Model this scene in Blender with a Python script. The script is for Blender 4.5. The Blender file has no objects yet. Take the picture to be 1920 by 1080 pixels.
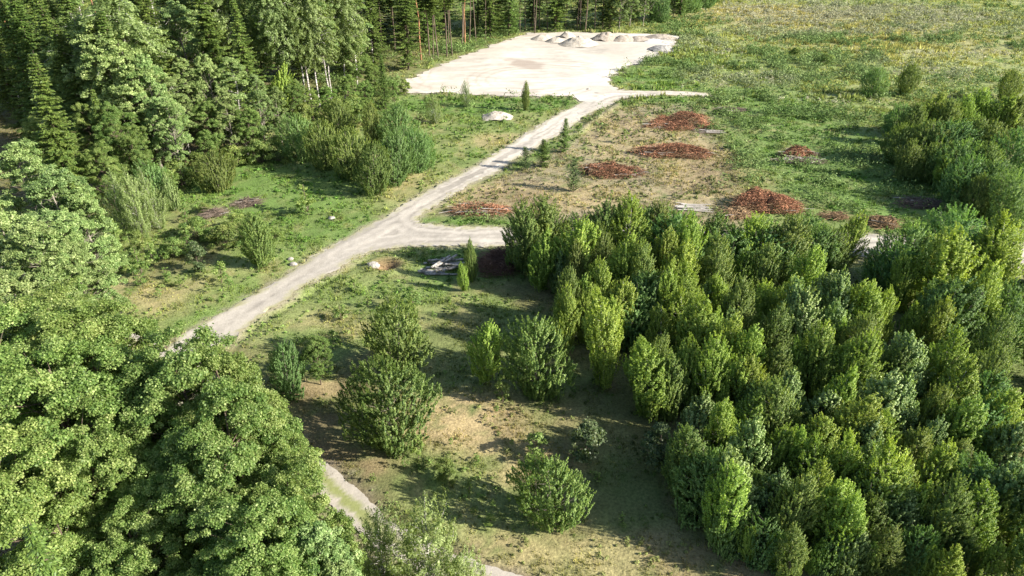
import bpy, math, time
import numpy as np
from mathutils import Vector, Matrix
T0 = time.time()
S = bpy.context.scene
R_ = math.radians
# ------------------------------------------------------------------ camera
W0, H0, FPX = 1920.0, 1080.0, 1280.0
PITCH = R_(30.7); CAMZ = 36.0
cam_d = bpy.data.cameras.new('camera'); cam = bpy.data.objects.new('camera', cam_d)
S.collection.objects.link(cam); S.camera = cam
cam_d.sensor_width = 36.0; cam_d.lens = 36.0 * FPX / W0
cam_d.clip_start = 0.5; cam_d.clip_end = 8000
cam.location = (0, 0, CAMZ); cam.rotation_euler = (math.pi/2 - PITCH, 0, 0)
# ------------------------------------------------------------------ light
SUN_EL, SUN_DIR = R_(28), (1.0, -0.30)          # horizontal direction TOWARDS the sun
w = bpy.data.worlds.new('World'); S.world = w; w.use_nodes = True
nt = w.node_tree; bg = nt.nodes['Background']
sky = nt.nodes.new('ShaderNodeTexSky'); sky.sky_type = 'NISHITA'; sky.sun_disc = False
sky.sun_elevation = SUN_EL; sky.sun_rotation = math.atan2(SUN_DIR[0], SUN_DIR[1])
nt.links.new(sky.outputs[0], bg.inputs[0]); bg.inputs[1].default_value = 0.09
sl = bpy.data.lights.new('sun', 'SUN'); sl.energy = 5.0; sl.angle = R_(0.5); sl.color = (1, .95, .86)
so = bpy.data.objects.new('sun', sl); S.collection.objects.link(so)
hn = math.hypot(*SUN_DIR)
sv = Vector((SUN_DIR[0]/hn*math.cos(SUN_EL), SUN_DIR[1]/hn*math.cos(SUN_EL), math.sin(SUN_EL)))
so.rotation_euler = sv.to_track_quat('Z', 'Y').to_euler(); so.location = (60, -10, 60)
S.view_settings.view_transform = 'Standard'; S.view_settings.look = 'None'
S.view_settings.exposure = 1.45; S.view_settings.gamma = 1.0
S.cycles.max_bounces = 6; S.cycles.diffuse_bounces = 3; S.cycles.transmission_bounces = 3
S.cycles.glossy_bounces = 2; S.cycles.caustics_reflective = False; S.cycles.caustics_refractive = False

# ------------------------------------------------------------------ pixel <-> ground
sp, cp = math.sin(PITCH), math.cos(PITCH)
def at(px, py, z=0.0):
    a = (px - 960) / FPX; b = (540 - py) / FPX
    dx, dy, dz = a, cp + b*sp, -sp + b*cp
    t = (z - CAMZ) / dz
    return np.array([dx*t, dy*t, z])
def depth_at(p): return p[1]*cp + (CAMZ - p[2])*sp
def poly(pts): return np.array([at(x, y)[:2] for x, y in pts])

# ------------------------------------------------------------------ noise
def hsh(ix, iy, s):
    n = (ix.astype(np.int64)*374761393 + iy.astype(np.int64)*668265263 + s*974711) & 0x7fffffff
    n = ((n ^ (n >> 13)) * 1274126177) & 0x7fffffff
    return ((n ^ (n >> 16)) & 0xffffff) / float(0xffffff)
def vnoise(x, y, s=0):
    ix, iy = np.floor(x), np.floor(y); fx, fy = x-ix, y-iy
    fx = fx*fx*(3-2*fx); fy = fy*fy*(3-2*fy)
    a, b = hsh(ix, iy, s), hsh(ix+1, iy, s); c, d = hsh(ix, iy+1, s), hsh(ix+1, iy+1, s)
    return (a*(1-fx)+b*fx)*(1-fy) + (c*(1-fx)+d*fx)*fy
def fbm(x, y, s=0, o=4):
    r = 0; a = .5
    for k in range(o): r = r + a*vnoise(x*2**k+17.3*k, y*2**k-9.1*k, s+k); a *= .5
    return r/(1-.5**o)
def sstep(a, b, x):
    t = np.clip((x-a)/(b-a), 0, 1); return t*t*(3-2*t)

# ------------------------------------------------------------------ outlines of road and sand lot (seen in the photo, laid on the ground)
P_MAIN = poly([(250,760),(300,664),(330,632),(350,622),(400,598),(450,570),(495,540),(570,493),(640,450),(680,430),(727,403),(783,368),
 (827,343),(878,318),(893,310),(940,280),(990,248),(1040,217),(1090,193),(1100,170),(1170,168),(1180,180),(1153,192),(1107,213),(1075,235),(1057,247),(1017,270),
 (967,300),(923,328),(893,340),(847,367),(800,395),(780,410),(792,420),(857,425),(953,427),(1100,428),(1300,430),(1530,436),(1637,440),(1710,443),(1850,452),(2100,470),
 (2100,520),(1850,500),(1650,483),(1300,472),(950,463),(840,461),(773,462),(707,470),(673,482),(640,500),(567,540),(520,575),(470,605),(440,635),(415,652),(380,700),(330,790)])
P_BR = poly([(1120,168),(1190,170),(1273,171),(1330,175),(1330,181),(1253,179),(1190,184),(1153,187),(1110,200)])
P_LOT = poly([(753,173),(763,152),(797,135),(847,115),(893,97),(940,78),(993,62),(1057,60),(1133,62),(1213,64),(1272,67),(1260,90),(1220,107),
 (1173,128),(1142,147),(1146,158),(1160,168),(1125,190),(1090,190),(1075,181),(1033,180),(960,181),(890,178),(827,174)])
def band(cx, half):
    cx = np.array(cx); L = []; Rr = []
    for i in range(len(cx)):
        d = cx[min(i+1, len(cx)-1)] - cx[max(i-1, 0)]; d = d/np.linalg.norm(d); n = np.array([-d[1], d[0]])
        L.append(cx[i]+n*half); Rr.append(cx[i]-n*half)
    return np.array(L + Rr[::-1])
TC = poly([(20,470),(110,537),(200,606),(400,745),(612,903),(660,948),(720,1004),(800,1046),(900,1088),(1060,1140),(1300,1230)])
P_TRK = band(TC, 1.0)
def sdf(P, x, y):
    """signed distance, negative inside"""
    d = np.full(x.shape, 1e9); ins = np.zeros(x.shape, bool)
    for i in range(len(P)):
        ax, ay = P[i]; bx, by = P[(i+1) % len(P)]
        ex, ey = bx-ax, by-ay; wx, wy = x-ax, y-ay
        t = np.clip((wx*ex+wy*ey)/(ex*ex+ey*ey+1e-12), 0, 1)
        d = np.minimum(d, (wx-ex*t)**2+(wy-ey*t)**2)
        c = ((ay > y) != (by > y)) & (x < (bx-ax)*(y-ay)/((by-ay) if by != ay else 1e-9)+ax)
        ins ^= c
    d = np.sqrt(d); return np.where(ins, -d, d)
def lined(C, x, y):
    d = np.full(x.shape, 1e9)
    for i in range(len(C)-1):
        ax, ay = C[i]; ex, ey = C[i+1]-C[i]; wx, wy = x-ax, y-ay
        t = np.clip((wx*ex+wy*ey)/(ex*ex+ey*ey), 0, 1)
        d = np.minimum(d, (wx-ex*t)**2+(wy-ey*t)**2)
    return np.sqrt(d)
def d_main(x, y):
    n = (fbm(x*.55, y*.55, 3, 3)-.5)*1.1 + (fbm(x*1.9, y*1.9, 8, 3)-.5)*.8
    return np.minimum(sdf(P_MAIN, x, y), sdf(P_BR, x, y)) + n*.8
def d_lot(x, y):
    return sdf(P_LOT, x, y) + (fbm(x*.4, y*.4, 5, 4)-.5)*3.6
def d_trk(x, y):
    return sdf(P_TRK, x, y) + (fbm(x*1.2, y*1.2, 12, 3)-.5)*.6
DITCH = poly([(20,448),(145,540),(222,602),(330,690),(600,868),(650,905),(700,945),(760,985),(830,1020),(900,1062),(1010,1100)])
DITCH2 = poly([(425,668),(450,640),(500,598),(560,562),(640,512),(690,484)])
BANK = poly([(1160,196),(1120,222),(1085,248),(1050,262)])
PIT = at(722, 498)[:2]

# ------------------------------------------------------------------ authored patches on the ground: (px, py, rx px, ry px)
def blobs(lst, x, y, seed, rough=.8):
    r = np.zeros(x.shape)
    for (px, py, rx, ry, *k) in lst:
        c = at(px, py); dm = depth_at(c); ax = rx/FPX*dm
        ay = abs(at(px, py-ry)[1]-at(px, py+ry)[1])/2
        q = np.sqrt(((x-c[0])/ax)**2+((y-c[1])/ay)**2)
        r = np.maximum(r, (k[0] if k else 1.0)*(1-sstep(.55, 1.25, q + (fbm(x*.22, y*.22, seed, 4)-.5)*rough)))
    return r
TAN = [(860,790,150,70),(960,860,130,50,.8),(700,870,80,30,.7),(950,1050,110,60,.7),(1150,1030,180,70,.6),(1350,1060,180,50,.7),
       (600,730,80,18,.9),(1000,370,260,30,.7),(1320,320,120,60,.75),(1230,270,130,60,.5),(900,540,60,12,.6),(330,560,110,40,.6),
       (620,610,80,35,.5),(1650,70,260,40,.3),(1450,30,200,25,.5),(230,540,90,30,.6),(380,640,60,30,.5),(760,350,60,30,.5),(1420,240,60,30,.5),(1150,240,60,40,.4),(940,260,60,14,.6),
       (1050,780,60,30,.4),(1500,470,300,30,.5),(740,740,50,30,.3)]
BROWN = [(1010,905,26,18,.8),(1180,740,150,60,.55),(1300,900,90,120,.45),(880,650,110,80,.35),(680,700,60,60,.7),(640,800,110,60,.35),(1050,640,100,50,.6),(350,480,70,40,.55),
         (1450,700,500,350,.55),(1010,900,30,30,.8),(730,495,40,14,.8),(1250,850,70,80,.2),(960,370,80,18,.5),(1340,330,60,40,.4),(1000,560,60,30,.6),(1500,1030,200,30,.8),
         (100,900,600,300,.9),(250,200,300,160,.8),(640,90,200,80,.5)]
GREEN = [(430,330,130,50),(560,360,120,70,.9),(640,430,100,40,.9),(860,200,150,20,1),(1000,195,90,15,1),(880,500,120,50,.9),(740,550,130,50,.5),(430,560,100,40,.6),
         (1180,900,70,50,1),(1170,960,90,40,.7),(860,900,80,40,.5),(1230,150,90,40,1),(1500,250,150,120,.9),(1600,330,200,100,.9),(860,415,90,10,1),(570,640,60,30,.7),(650,890,30,30,.8),
         (640,905,50,30,.6),(1380,120,200,40,.5),(820,700,60,60,.3),(900,870,50,20,.6)]
def c3(r, g, b): return np.array([r, g, b])
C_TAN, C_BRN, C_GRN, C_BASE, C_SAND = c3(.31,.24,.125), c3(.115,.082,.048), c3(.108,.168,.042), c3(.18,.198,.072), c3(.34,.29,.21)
P_CLR = poly([(820,405),(905,345),(1010,300),(1100,245),(1150,205),(1240,190),(1325,196),(1350,250),(1378,320),(1385,395),(1400,425),(1250,425),(1000,420)])
def ground_col(x, y):
    n1 = fbm(x*.16, y*.16, 21, 5); n2 = fbm(x*.7, y*.7, 31, 4); n3 = fbm(x*2.6, y*2.6, 41, 2)
    g = sstep(.38, .62, n1)[:, None]
    col = C_BASE*(1-g) + (C_GRN*.55+C_BASE*.45)*g
    cl = (1-sstep(-1.2, .6, sdf(P_CLR, x, y)+(n2-.5)*2.5))*sstep(.30, .58, n2*.55+n3*.45+.06); col = col*(1-.8*cl[:, None]) + c3(.235,.185,.125)*.8*cl[:, None]
    st = (sstep(.60, .74, fbm(x*.9+y*.35, y*.22-x*.1, 301, 3))*.35)[:, None]; col = col*(1-st)+C_TAN*st
    far = (sstep(118, 150, y)*sstep(10, 40, x))[:, None]; col = col*(1-.6*far)+c3(.25,.27,.105)*.6*far
    t = (blobs(TAN, x, y, 51)*sstep(.25, .62, n2*.6+n3*.4+.10))[:, None]; col = col*(1-t) + C_TAN*t
    gr = (blobs(GREEN, x, y, 61)*sstep(.22, .5, n2))[:, None]; col = col*(1-gr) + C_GRN*gr
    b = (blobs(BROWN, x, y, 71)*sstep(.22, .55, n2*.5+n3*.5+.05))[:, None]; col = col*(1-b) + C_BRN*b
    dr = np.minimum(d_main(x, y), d_trk(x, y)); dl = d_lot(x, y)
    s = np.maximum(1-sstep(.0, .9, dr+ (n3-.5)*1.2), 1-sstep(0, 1.6, dl+(n3-.5)*2))[:, None]*.75
    col = col*(1-s) + C_SAND*.8*s
    dt = (1-sstep(.25, .8, lined(DITCH, x, y)))[:, None]*.6; col = col*(1-dt) + C_BRN*.8*dt
    bk = (1-sstep(.3, .7, lined(BANK, x, y)))[:, None]*.6; col = col*(1-bk)+C_SAND*.6*bk
    pd = np.hypot(x-PIT[0], (y-PIT[1])*1.2); p = (1-sstep(.9, 2.0, pd))[:, None]*.85; col = col*(1-p)+c3(.2,.13,.07)*p
    col = col*(.72+.56*n3)[:, None]*(.8+.4*n2)[:, None]
    return col
def ground_h(x, y, dr=None):
    if dr is None: dr = np.minimum(np.minimum(d_main(x, y), d_lot(x, y)), d_trk(x, y))
    k = sstep(.0, 3.0, dr)
    h = ((fbm(x*.12, y*.12, 81, 3)-.5)*.5 + (fbm(x*1.1, y*1.1, 91, 3)-.5)*.16)*k - .02
    h -= .55*(1-sstep(.1, .75, lined(DITCH, x, y)))*sstep(-.1,.5,dr)
    h -= .22*(1-sstep(.1, .6, lined(DITCH2, x, y)))*sstep(-.1,.4,dr)
    h += .38*(1-sstep(.0, 1.0, lined(BANK, x, y)))*sstep(.1, .6, dr)
    pd = np.hypot(x-PIT[0], (y-PIT[1])*1.2); h -= .9*(1-sstep(.2, 1.5, pd)); h += .25*np.exp(-((pd-1.9)/.4)**2)
    return h
def gh(x, y): return float(ground_h(np.array([x*1.0]), np.array([y*1.0]))[0])

# ------------------------------------------------------------------ mesh + material helpers
def mesh_np(name, V, Q, mat, fattr=None, vcol=None, fcol=None, smooth=False, mats=None, midx=None):
    """V Nx3; Q Mx3 or Mx4 (all the same size)"""
    me = bpy.data.meshes.new(name); V = np.ascontiguousarray(V, dtype=np.float32); Q = np.ascontiguousarray(Q, dtype=np.int32)
    k = Q.shape[1]; me.vertices.add(len(V)); me.vertices.foreach_set('co', V.ravel())
    me.loops.add(Q.size); me.loops.foreach_set('vertex_index', Q.ravel())
    me.polygons.add(len(Q)); me.polygons.foreach_set('loop_start', np.arange(0, Q.size, k, dtype=np.int32))
    me.polygons.foreach_set('loop_total', np.full(len(Q), k, np.int32))
    if smooth: me.polygons.foreach_set('use_smooth', np.ones(len(Q), bool))
    for m in (mats or [mat]): me.materials.append(m)
    if midx is not None: me.polygons.foreach_set('material_index', midx.astype(np.int32))
    me.update(calc_edges=True)
    if fattr is not None:
        a = me.attributes.new('tint', 'FLOAT', 'FACE'); a.data.foreach_set('value', fattr.astype(np.float32))
    if vcol is not None:
        a = me.attributes.new('col', 'FLOAT_COLOR', 'POINT'); a.data.foreach_set('color', np.c_[vcol, np.ones(len(vcol))].astype(np.float32).ravel())
    if fcol is not None:
        a = me.attributes.new('col', 'FLOAT_COLOR', 'FACE'); a.data.foreach_set('color', np.c_[fcol, np.ones(len(fcol))].astype(np.float32).ravel())
    return me
def link(name, me, parent=None):
    o = bpy.data.objects.new(name, me); S.collection.objects.link(o)
    if parent is not None: o.parent = parent
    return o
def tag(o, label=None, cat=None, group=None, kind=None):
    if label: o['label'] = label
    if cat: o['category'] = cat
    if group: o['group'] = group
    if kind: o['kind'] = kind
    return o
def new_mat(name, rough=.8, spec=.3):
    m = bpy.data.materials.new(name); m.use_nodes = True; nt = m.node_tree; b = nt.nodes['Principled BSDF']
    b.inputs['Roughness'].default_value = rough; b.inputs['Specular IOR Level'].default_value = spec
    return m, nt, b
def N(nt, t, **kw):
    n = nt.nodes.new(t)
    for k, v in kw.items(): setattr(n, k, v)
    return n
def ramp(nt, stops):
    r = N(nt, 'ShaderNodeValToRGB'); e = r.color_ramp.elements
    while len(e) < len(stops): e.new(.5)
    for i, (p, c) in enumerate(stops): e[i].position = p; e[i].color = (*c, 1)
    return r
def leaf_mat(name, stops, trans=.42, rough=.5, spec=.25, hvar=.013, vvar=.3):
    m, nt, b = new_mat(name, rough, spec); L = nt.links.new
    a = N(nt, 'ShaderNodeAttribute', attribute_name='tint'); r = ramp(nt, stops); L(a.outputs['Fac'], r.inputs[0])
    oi = N(nt, 'ShaderNodeObjectInfo'); hs = N(nt, 'ShaderNodeHueSaturation')
    m1 = N(nt, 'ShaderNodeMapRange'); m1.inputs[3].default_value = .5-hvar; m1.inputs[4].default_value = .5+hvar; L(oi.outputs['Random'], m1.inputs[0]); L(m1.outputs[0], hs.inputs['Hue'])
    mm = N(nt, 'ShaderNodeMath', operation='MULTIPLY'); mm.inputs[1].default_value = 7.31; L(oi.outputs['Random'], mm.inputs[0])
    fr = N(nt, 'ShaderNodeMath', operation='FRACT'); L(mm.outputs[0], fr.inputs[0])
    m2 = N(nt, 'ShaderNodeMapRange'); m2.inputs[3].default_value = 1-vvar*.5; m2.inputs[4].default_value = 1+vvar*.5; L(fr.outputs[0], m2.inputs[0]); L(m2.outputs[0], hs.inputs['Value'])
    L(r.outputs[0], hs.inputs['Color']); L(hs.outputs[0], b.inputs['Base Color'])
    t = N(nt, 'ShaderNodeBsdfTranslucent'); g = N(nt, 'ShaderNodeMix', data_type='RGBA', blend_type='MULTIPLY'); g.inputs[0].default_value = 1
    L(hs.outputs[0], g.inputs[6]); g.inputs[7].default_value = (1.4, 1.45, .7, 1); L(g.outputs[2], t.inputs[0])
    mx = N(nt, 'ShaderNodeMixShader'); mx.inputs[0].default_value = trans; L(b.outputs[0], mx.inputs[1]); L(t.outputs[0], mx.inputs[2])
    L(mx.outputs[0], nt.nodes['Material Output'].inputs[0]); return m
def attr_mat(name, rough=.9, spec=.15, nscale=3.0, amt=.35, bump=.25, bscale=8, translucent=0):
    m, nt, b = new_mat(name, rough, spec); L = nt.links.new
    a = N(nt, 'ShaderNodeAttribute', attribute_name='col'); tc = N(nt, 'ShaderNodeTexCoord')
    n = N(nt, 'ShaderNodeTexNoise'); n.inputs['Scale'].default_value = nscale; n.inputs['Detail'].default_value = 6; n.inputs['Roughness'].default_value = .7; L(tc.outputs['Object'], n.inputs[0])
    mr = N(nt, 'ShaderNodeMapRange'); mr.inputs[1].default_value = .3; mr.inputs[2].default_value = .7; mr.inputs[3].default_value = 1-amt; mr.inputs[4].default_value = 1+amt; L(n.outputs[0], mr.inputs[0])
    mu = N(nt, 'ShaderNodeVectorMath', operation='SCALE'); L(a.outputs['Color'], mu.inputs[0]); L(mr.outputs[0], mu.inputs['Scale']); L(mu.outputs[0], b.inputs['Base Color'])
    if bump:
        n2 = N(nt, 'ShaderNodeTexNoise'); n2.inputs['Scale'].default_value = bscale; n2.inputs['Detail'].default_value = 5; L(tc.outputs['Object'], n2.inputs[0])
        bp = N(nt, 'ShaderNodeBump'); bp.inputs['Strength'].default_value = bump; bp.inputs['Distance'].default_value = .1; L(n2.outputs[0], bp.inputs['Height']); L(bp.outputs[0], b.inputs['Normal'])
    if translucent:
        t = N(nt, 'ShaderNodeBsdfTranslucent'); L(mu.outputs[0], t.inputs[0]); mx = N(nt, 'ShaderNodeMixShader'); mx.inputs[0].default_value = translucent
        L(b.outputs[0], mx.inputs[1]); L(t.outputs[0], mx.inputs[2]); L(mx.outputs[0], nt.nodes['Material Output'].inputs[0])
    return m
M_GROUND = attr_mat('meadow_ground', nscale=5, amt=.45, bump=.6, bscale=6)
M_ROAD = attr_mat('sandy_road', nscale=6, amt=.10, bump=.25, bscale=5)
M_GRASS = attr_mat('grass_blades', rough=.6, nscale=1.2, amt=.18, bump=0, translucent=.3)

# ------------------------------------------------------------------ ground sheet
def grid(x0, x1, y0, y1, st):
    xs = np.arange(x0, x1+1e-6, st); ys = np.arange(y0, y1+1e-6, st); X, Y = np.meshgrid(xs, ys); nx, ny = len(xs), len(ys)
    i = np.arange((ny-1)*nx).reshape(ny-1, nx)[:, :-1].ravel()
    return X.ravel(), Y.ravel(), np.c_[i, i+1, i+nx+1, i+nx], nx, ny
def warp_grid():
    # fine inside, stretched out to the horizon outside
    def ax(a, b, st):
        core = np.arange(a, b+1e-6, st); k = st*np.cumsum(1.35**np.arange(1, 27))
        return np.r_[a-k[::-1], core, b+k]
    xs = ax(-95, 175, .55); ys = ax(8, 270, .5); X, Y = np.meshgrid(xs, ys); nx, ny = len(xs), len(ys)
    i = np.arange((ny-1)*nx).reshape(ny-1, nx)[:, :-1].ravel()
    return X.ravel(), Y.ravel(), np.c_[i, i+1, i+nx+1, i+nx]
GX, GY, GQ = warp_grid()
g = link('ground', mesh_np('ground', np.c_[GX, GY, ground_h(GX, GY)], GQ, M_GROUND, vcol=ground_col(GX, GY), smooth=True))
tag(g, 'grassy and sandy meadow ground around the roads and thicket', 'ground', kind='structure')

def sheet(name, dfun, bounds, st, zf, colf, mat, label, cat):
    X, Y, Q, nx, ny = grid(*bounds, st); d = dfun(X, Y)
    D = d.reshape(ny, nx); gy, gx = np.gradient(D, st); gl = np.sqrt(gx**2+gy**2)+1e-6
    ins = d < 0; keep = ins[Q].any(axis=1)
    used = np.zeros(len(X), bool); used[Q[keep].ravel()] = True
    mv = used & ~ins
    step = np.clip(d/gl.ravel(), 0, st*1.3)
    X2 = np.where(mv, X - gx.ravel()/gl.ravel()*step, X); Y2 = np.where(mv, Y - gy.ravel()/gl.ravel()*step, Y)
    idx = np.cumsum(used)-1; X2, Y2, d2 = X2[used], Y2[used], d[used]
    V = np.c_[X2, Y2, zf(X2, Y2, d2)]
    o = link(name, mesh_np(name, V, idx[Q[keep]], mat, vcol=colf(X2, Y2, d2), smooth=True))
    return tag(o, label, cat, kind='structure')
C_ROAD = c3(.375,.335,.280)
def road_col(x, y, d):
    n = fbm(x*.35, y*.35, 101, 4); n3 = fbm(x*2.4, y*2.4, 111, 3)
    # wheel tracks run along the road: streaks by distance from the edge
    s = vnoise(d*3.2, x*.06+y*.06, 131)
    s2 = vnoise(d*1.25+.4, x*.03+y*.03, 133)
    c = C_ROAD*(.82+.34*n)[:, None]*(.82+.36*n3)[:, None]*(.66+.56*s)[:, None]*(.84+.30*s2)[:, None]
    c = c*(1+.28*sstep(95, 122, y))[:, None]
    g = (sstep(-1.0, 0, d)*sstep(.36, .6, n3))[:, None]*.75
    return c*(1-g)+c3(.25,.24,.10)*g
sheet('dirt_road', d_main, (-62, 150, 28, 150), .34, lambda x, y, d: .03+.03*fbm(x*1.3, y*1.3, 120, 3)+.05*vnoise(d*1.6, x*.1+y*.1, 131)*sstep(0,-.6,d), road_col, M_ROAD, 'pale sandy dirt road forking across the meadow', 'road')
LOTD = [(972,119,30,7,1),(1000,124,28,6,.9),(955,114,14,4,.7)]
LOTT = [(800,163,60,9,.8),(935,92,60,7,.5),(900,98,40,10,.3),(1180,92,60,16,.6),(1110,168,50,10,.5),(1150,110,50,14,.5),(1040,84,60,7,.4)]
def lot_col(x, y, d):
    n = fbm(x*.09, y*.09, 141, 4); n2 = fbm(x*.25+.6*n*5, y*.9, 151, 4)
    n5 = fbm(x*1.1, y*1.6, 155, 3); c = c3(.49,.44,.37)[None]*(.72+.5*n)[:, None]*(.72+.56*n2)[:, None]*(.85+.3*n5)[:, None]
    a = blobs(LOTT, x, y, 161, 1.3)[:, None]*.8*sstep(.3,.6,n2)[:, None]; c = c*(1-a)+c3(.36,.30,.235)*a
    b = blobs(LOTD, x, y, 162, 1.6)[:, None]*.75; c = c*(1-b)+c3(.27,.215,.17)*b
    # tyre arcs
    for (cx, cy, r) in ((at(1000,150)[0], at(1000,150)[1], 9), (at(900,140)[0], at(900,140)[1], 14), (at(1060,170)[0]-4, at(1060,170)[1], 21), (at(960,90)[0], at(960,90)[1], 12), (at(1300,70)[0], at(1300,70)[1]-40, 62)):
        for o in (-1.0, 1.0, 3.2, 5.0):
            q = np.abs(np.hypot(x-cx, y-cy)-r-o); k = ((1-sstep(.1, .5, q+.6*(n2-.5)))*sstep(.48, .62, fbm(x*.09, y*.09, 171+int(r), 2)))[:, None]*.5
            c = c*(1-k)+c3(.33,.27,.21)*k
    return c
sheet('sand_lot', d_lot, (-30, 75, 112, 205), .5, lambda x, y, d: .075+.10*(fbm(x*.35, y*.8, 181, 3)-.3)*sstep(0, -1.5, d), lot_col, M_ROAD, 'bright levelled sand lot at the forest edge', 'sand lot')
def trk_col(x, y, d):
    dc = lined(TC, x, y); n3 = fbm(x*2.4, y*2.4, 113, 3); g = ((1-sstep(.22, .55, dc+(n3-.5)*.8)))[:, None]*.9
    return C_ROAD*.95*(.85+.3*n3)[:, None]*(1-g)+c3(.2,.22,.07)*g
sheet('farm_track', d_trk, (-75, 30, 15, 80), .25, lambda x, y, d: .045+.03*fbm(x*1.5, y*1.5, 121, 3), trk_col, M_ROAD, 'narrow two-rut sandy track with a grassy middle', 'track')
print('ground', round(time.time()-T0, 1))

# ------------------------------------------------------------------ grass and weeds
rng = np.random.default_rng(7)
def project(x, y, z=0):
    dep = y*cp+(CAMZ-z)*sp; up = y*sp-(CAMZ-z)*cp
    return 960+FPX*x/dep, 540-FPX*up/dep
def tri_tufts(x, y, z, h, wd, col, nb, spread, lean=.6):
    """nb triangle blades at each point; returns V, F, face colours"""
    n = len(x); a = rng.uniform(0, 2*np.pi, (n, nb)); r = rng.uniform(0, 1, (n, nb))*spread[:, None]
    bx = x[:, None]+np.cos(a)*r; by = y[:, None]+np.sin(a)*r; hh = h[:, None]*rng.uniform(.5, 1.15, (n, nb)); ww = wd[:, None]*rng.uniform(.6, 1.2, (n, nb))
    t = rng.uniform(0, 2*np.pi, (n, nb)); la = a+rng.normal(0, .6, (n, nb)); ln = hh*lean*rng.uniform(.1, 1, (n, nb))
    zz = np.repeat(z[:, None], nb, 1)
    p0 = np.stack([bx-np.cos(t)*ww, by-np.sin(t)*ww, zz-.03], -1); p1 = np.stack([bx+np.cos(t)*ww, by+np.sin(t)*ww, zz-.03], -1)
    p2 = np.stack([bx+np.cos(la)*ln, by+np.sin(la)*ln, zz+hh], -1)
    V = np.stack([p0, p1, p2], 2).reshape(-1, 3); F = np.arange(len(V)).reshape(-1, 3)
    fc = (col[:, None, :]*rng.uniform(.7, 1.35, (n, nb, 1))*np.where(rng.random((n, nb, 1)) < .12, c3(1.25,1.12,.95), 1)).reshape(-1, 3)
    return V, F, fc
def in_view(x, y, m=60):
    px, py = project(x, y); return (px > -m) & (px < 1920+m) & (py > -m) & (py < 1080+m+60)
def scatter(n, x0, x1, y0, y1):
    x = rng.uniform(x0, x1, n); y = rng.uniform(y0, y1, n); k = in_view(x, y); return x[k], y[k]
Vs, Fs, Cs = [], [], []; off = 0
def acc(V, F, c):
    global off
    Vs.append(V); Fs.append(F+off); Cs.append(c); off += len(V)
for (dens, y0, y1, hh, ww, nb, spd) in ((20, 18, 46, .13, .03, 5, .15), (10, 46, 80, .16, .045, 5, .22), (4.5, 80, 130, .2, .07, 5, .32), (2, 130, 275, .34, .13, 5, .5)):
    xm = y1*.95+30; x, y = scatter(int(dens*2*xm*(y1-y0)), -xm, xm, y0, y1)
    dr = np.minimum(d_main(x, y), d_trk(x, y)); dl = d_lot(x, y); mid = lined(TC, x, y)
    k = ((dr > .05) | ((dr > -.55) & (rng.random(len(x)) < .4)) | ((mid < .3) & (rng.random(len(x)) < .5))) & (dl > .1)
    x, y = x[k], y[k]
    clump = fbm(x*.45, y*.45, 201, 4); k = rng.random(len(x)) < sstep(.25, .62, clump)*.95+.05; x, y, clump = x[k], y[k], clump[k]
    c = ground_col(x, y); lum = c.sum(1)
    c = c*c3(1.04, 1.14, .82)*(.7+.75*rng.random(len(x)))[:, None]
    c = c*(1+(c3(.25,.12,.1))*(sstep(115, 150, y)*sstep(10, 40, x))[:, None])
    tall = np.where(y > 120, 1+1.2*sstep(.45, .7, fbm(x*.08, y*.08, 211, 3))*(x > 20), 1.)
    br = blobs(BROWN, x, y, 71)
    h = hh*(.6+1.1*sstep(.4, .7, clump))*tall*(1-.5*br)
    acc(*tri_tufts(x, y, ground_h(x, y), h, ww*(.7+.6*rng.random(len(x)))*np.sqrt(tall), c, nb, np.full(len(x), spd)))
me = mesh_np('grass', np.concatenate(Vs), np.concatenate(Fs), M_GRASS, fcol=np.concatenate(Cs))
print('grass tris', len(me.polygons), round(time.time()-T0, 1))
tag(link('grass', me), 'short green and straw-coloured grass growing over the meadow', 'grass', kind='stuff')

# leafy weeds
def leafy(x, y, z, rad, hgt, col, nl, size):
    n = len(x); u = rng.random((n, nl)); th = rng.uniform(0, 2*np.pi, (n, nl)); rr = np.sqrt(rng.random((n, nl)))
    hz = hgt[:, None]*np.sqrt(1-rr**2*.8)*(.45+.6*u)
    P = np.stack([x[:, None]+np.cos(th)*rr*rad[:, None], y[:, None]+np.sin(th)*rr*rad[:, None], z[:, None]+hz], -1).reshape(-1, 3)
    nn = rng.normal(0, .6, (n*nl, 3)); nn[:, 2] += .7; nn[:, :2] += np.stack([np.cos(th)*rr, np.sin(th)*rr], -1).reshape(-1, 2)*.6
    V, F = leaf_quads(P, nn, np.repeat(size, nl)*rng.uniform(.7, 1.3, n*nl), 1.9)
    fc = np.repeat(col, nl, 0)*rng.uniform(.65, 1.4, (n*nl, 1))
    return V, F, fc
def leaf_quads(P, Nn, size, aspect=1.6):
    n = len(P); Nn = Nn/(np.linalg.norm(Nn, axis=1, keepdims=True)+1e-9)
    t = rng.normal(0, 1, (n, 3)); U = np.cross(Nn, t); U /= (np.linalg.norm(U, axis=1, keepdims=True)+1e-9); Wv = np.cross(Nn, U)
    s = size[:, None]; a = U*s*.5*math.sqrt(aspect); b = Wv*s*.5/math.sqrt(aspect); lift = Nn*s*.12
    V = np.stack([P-a, P+b+lift, P+a, P-b+lift], 1).reshape(-1, 3)
    return V, np.arange(4*n).reshape(-1, 4)
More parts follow.
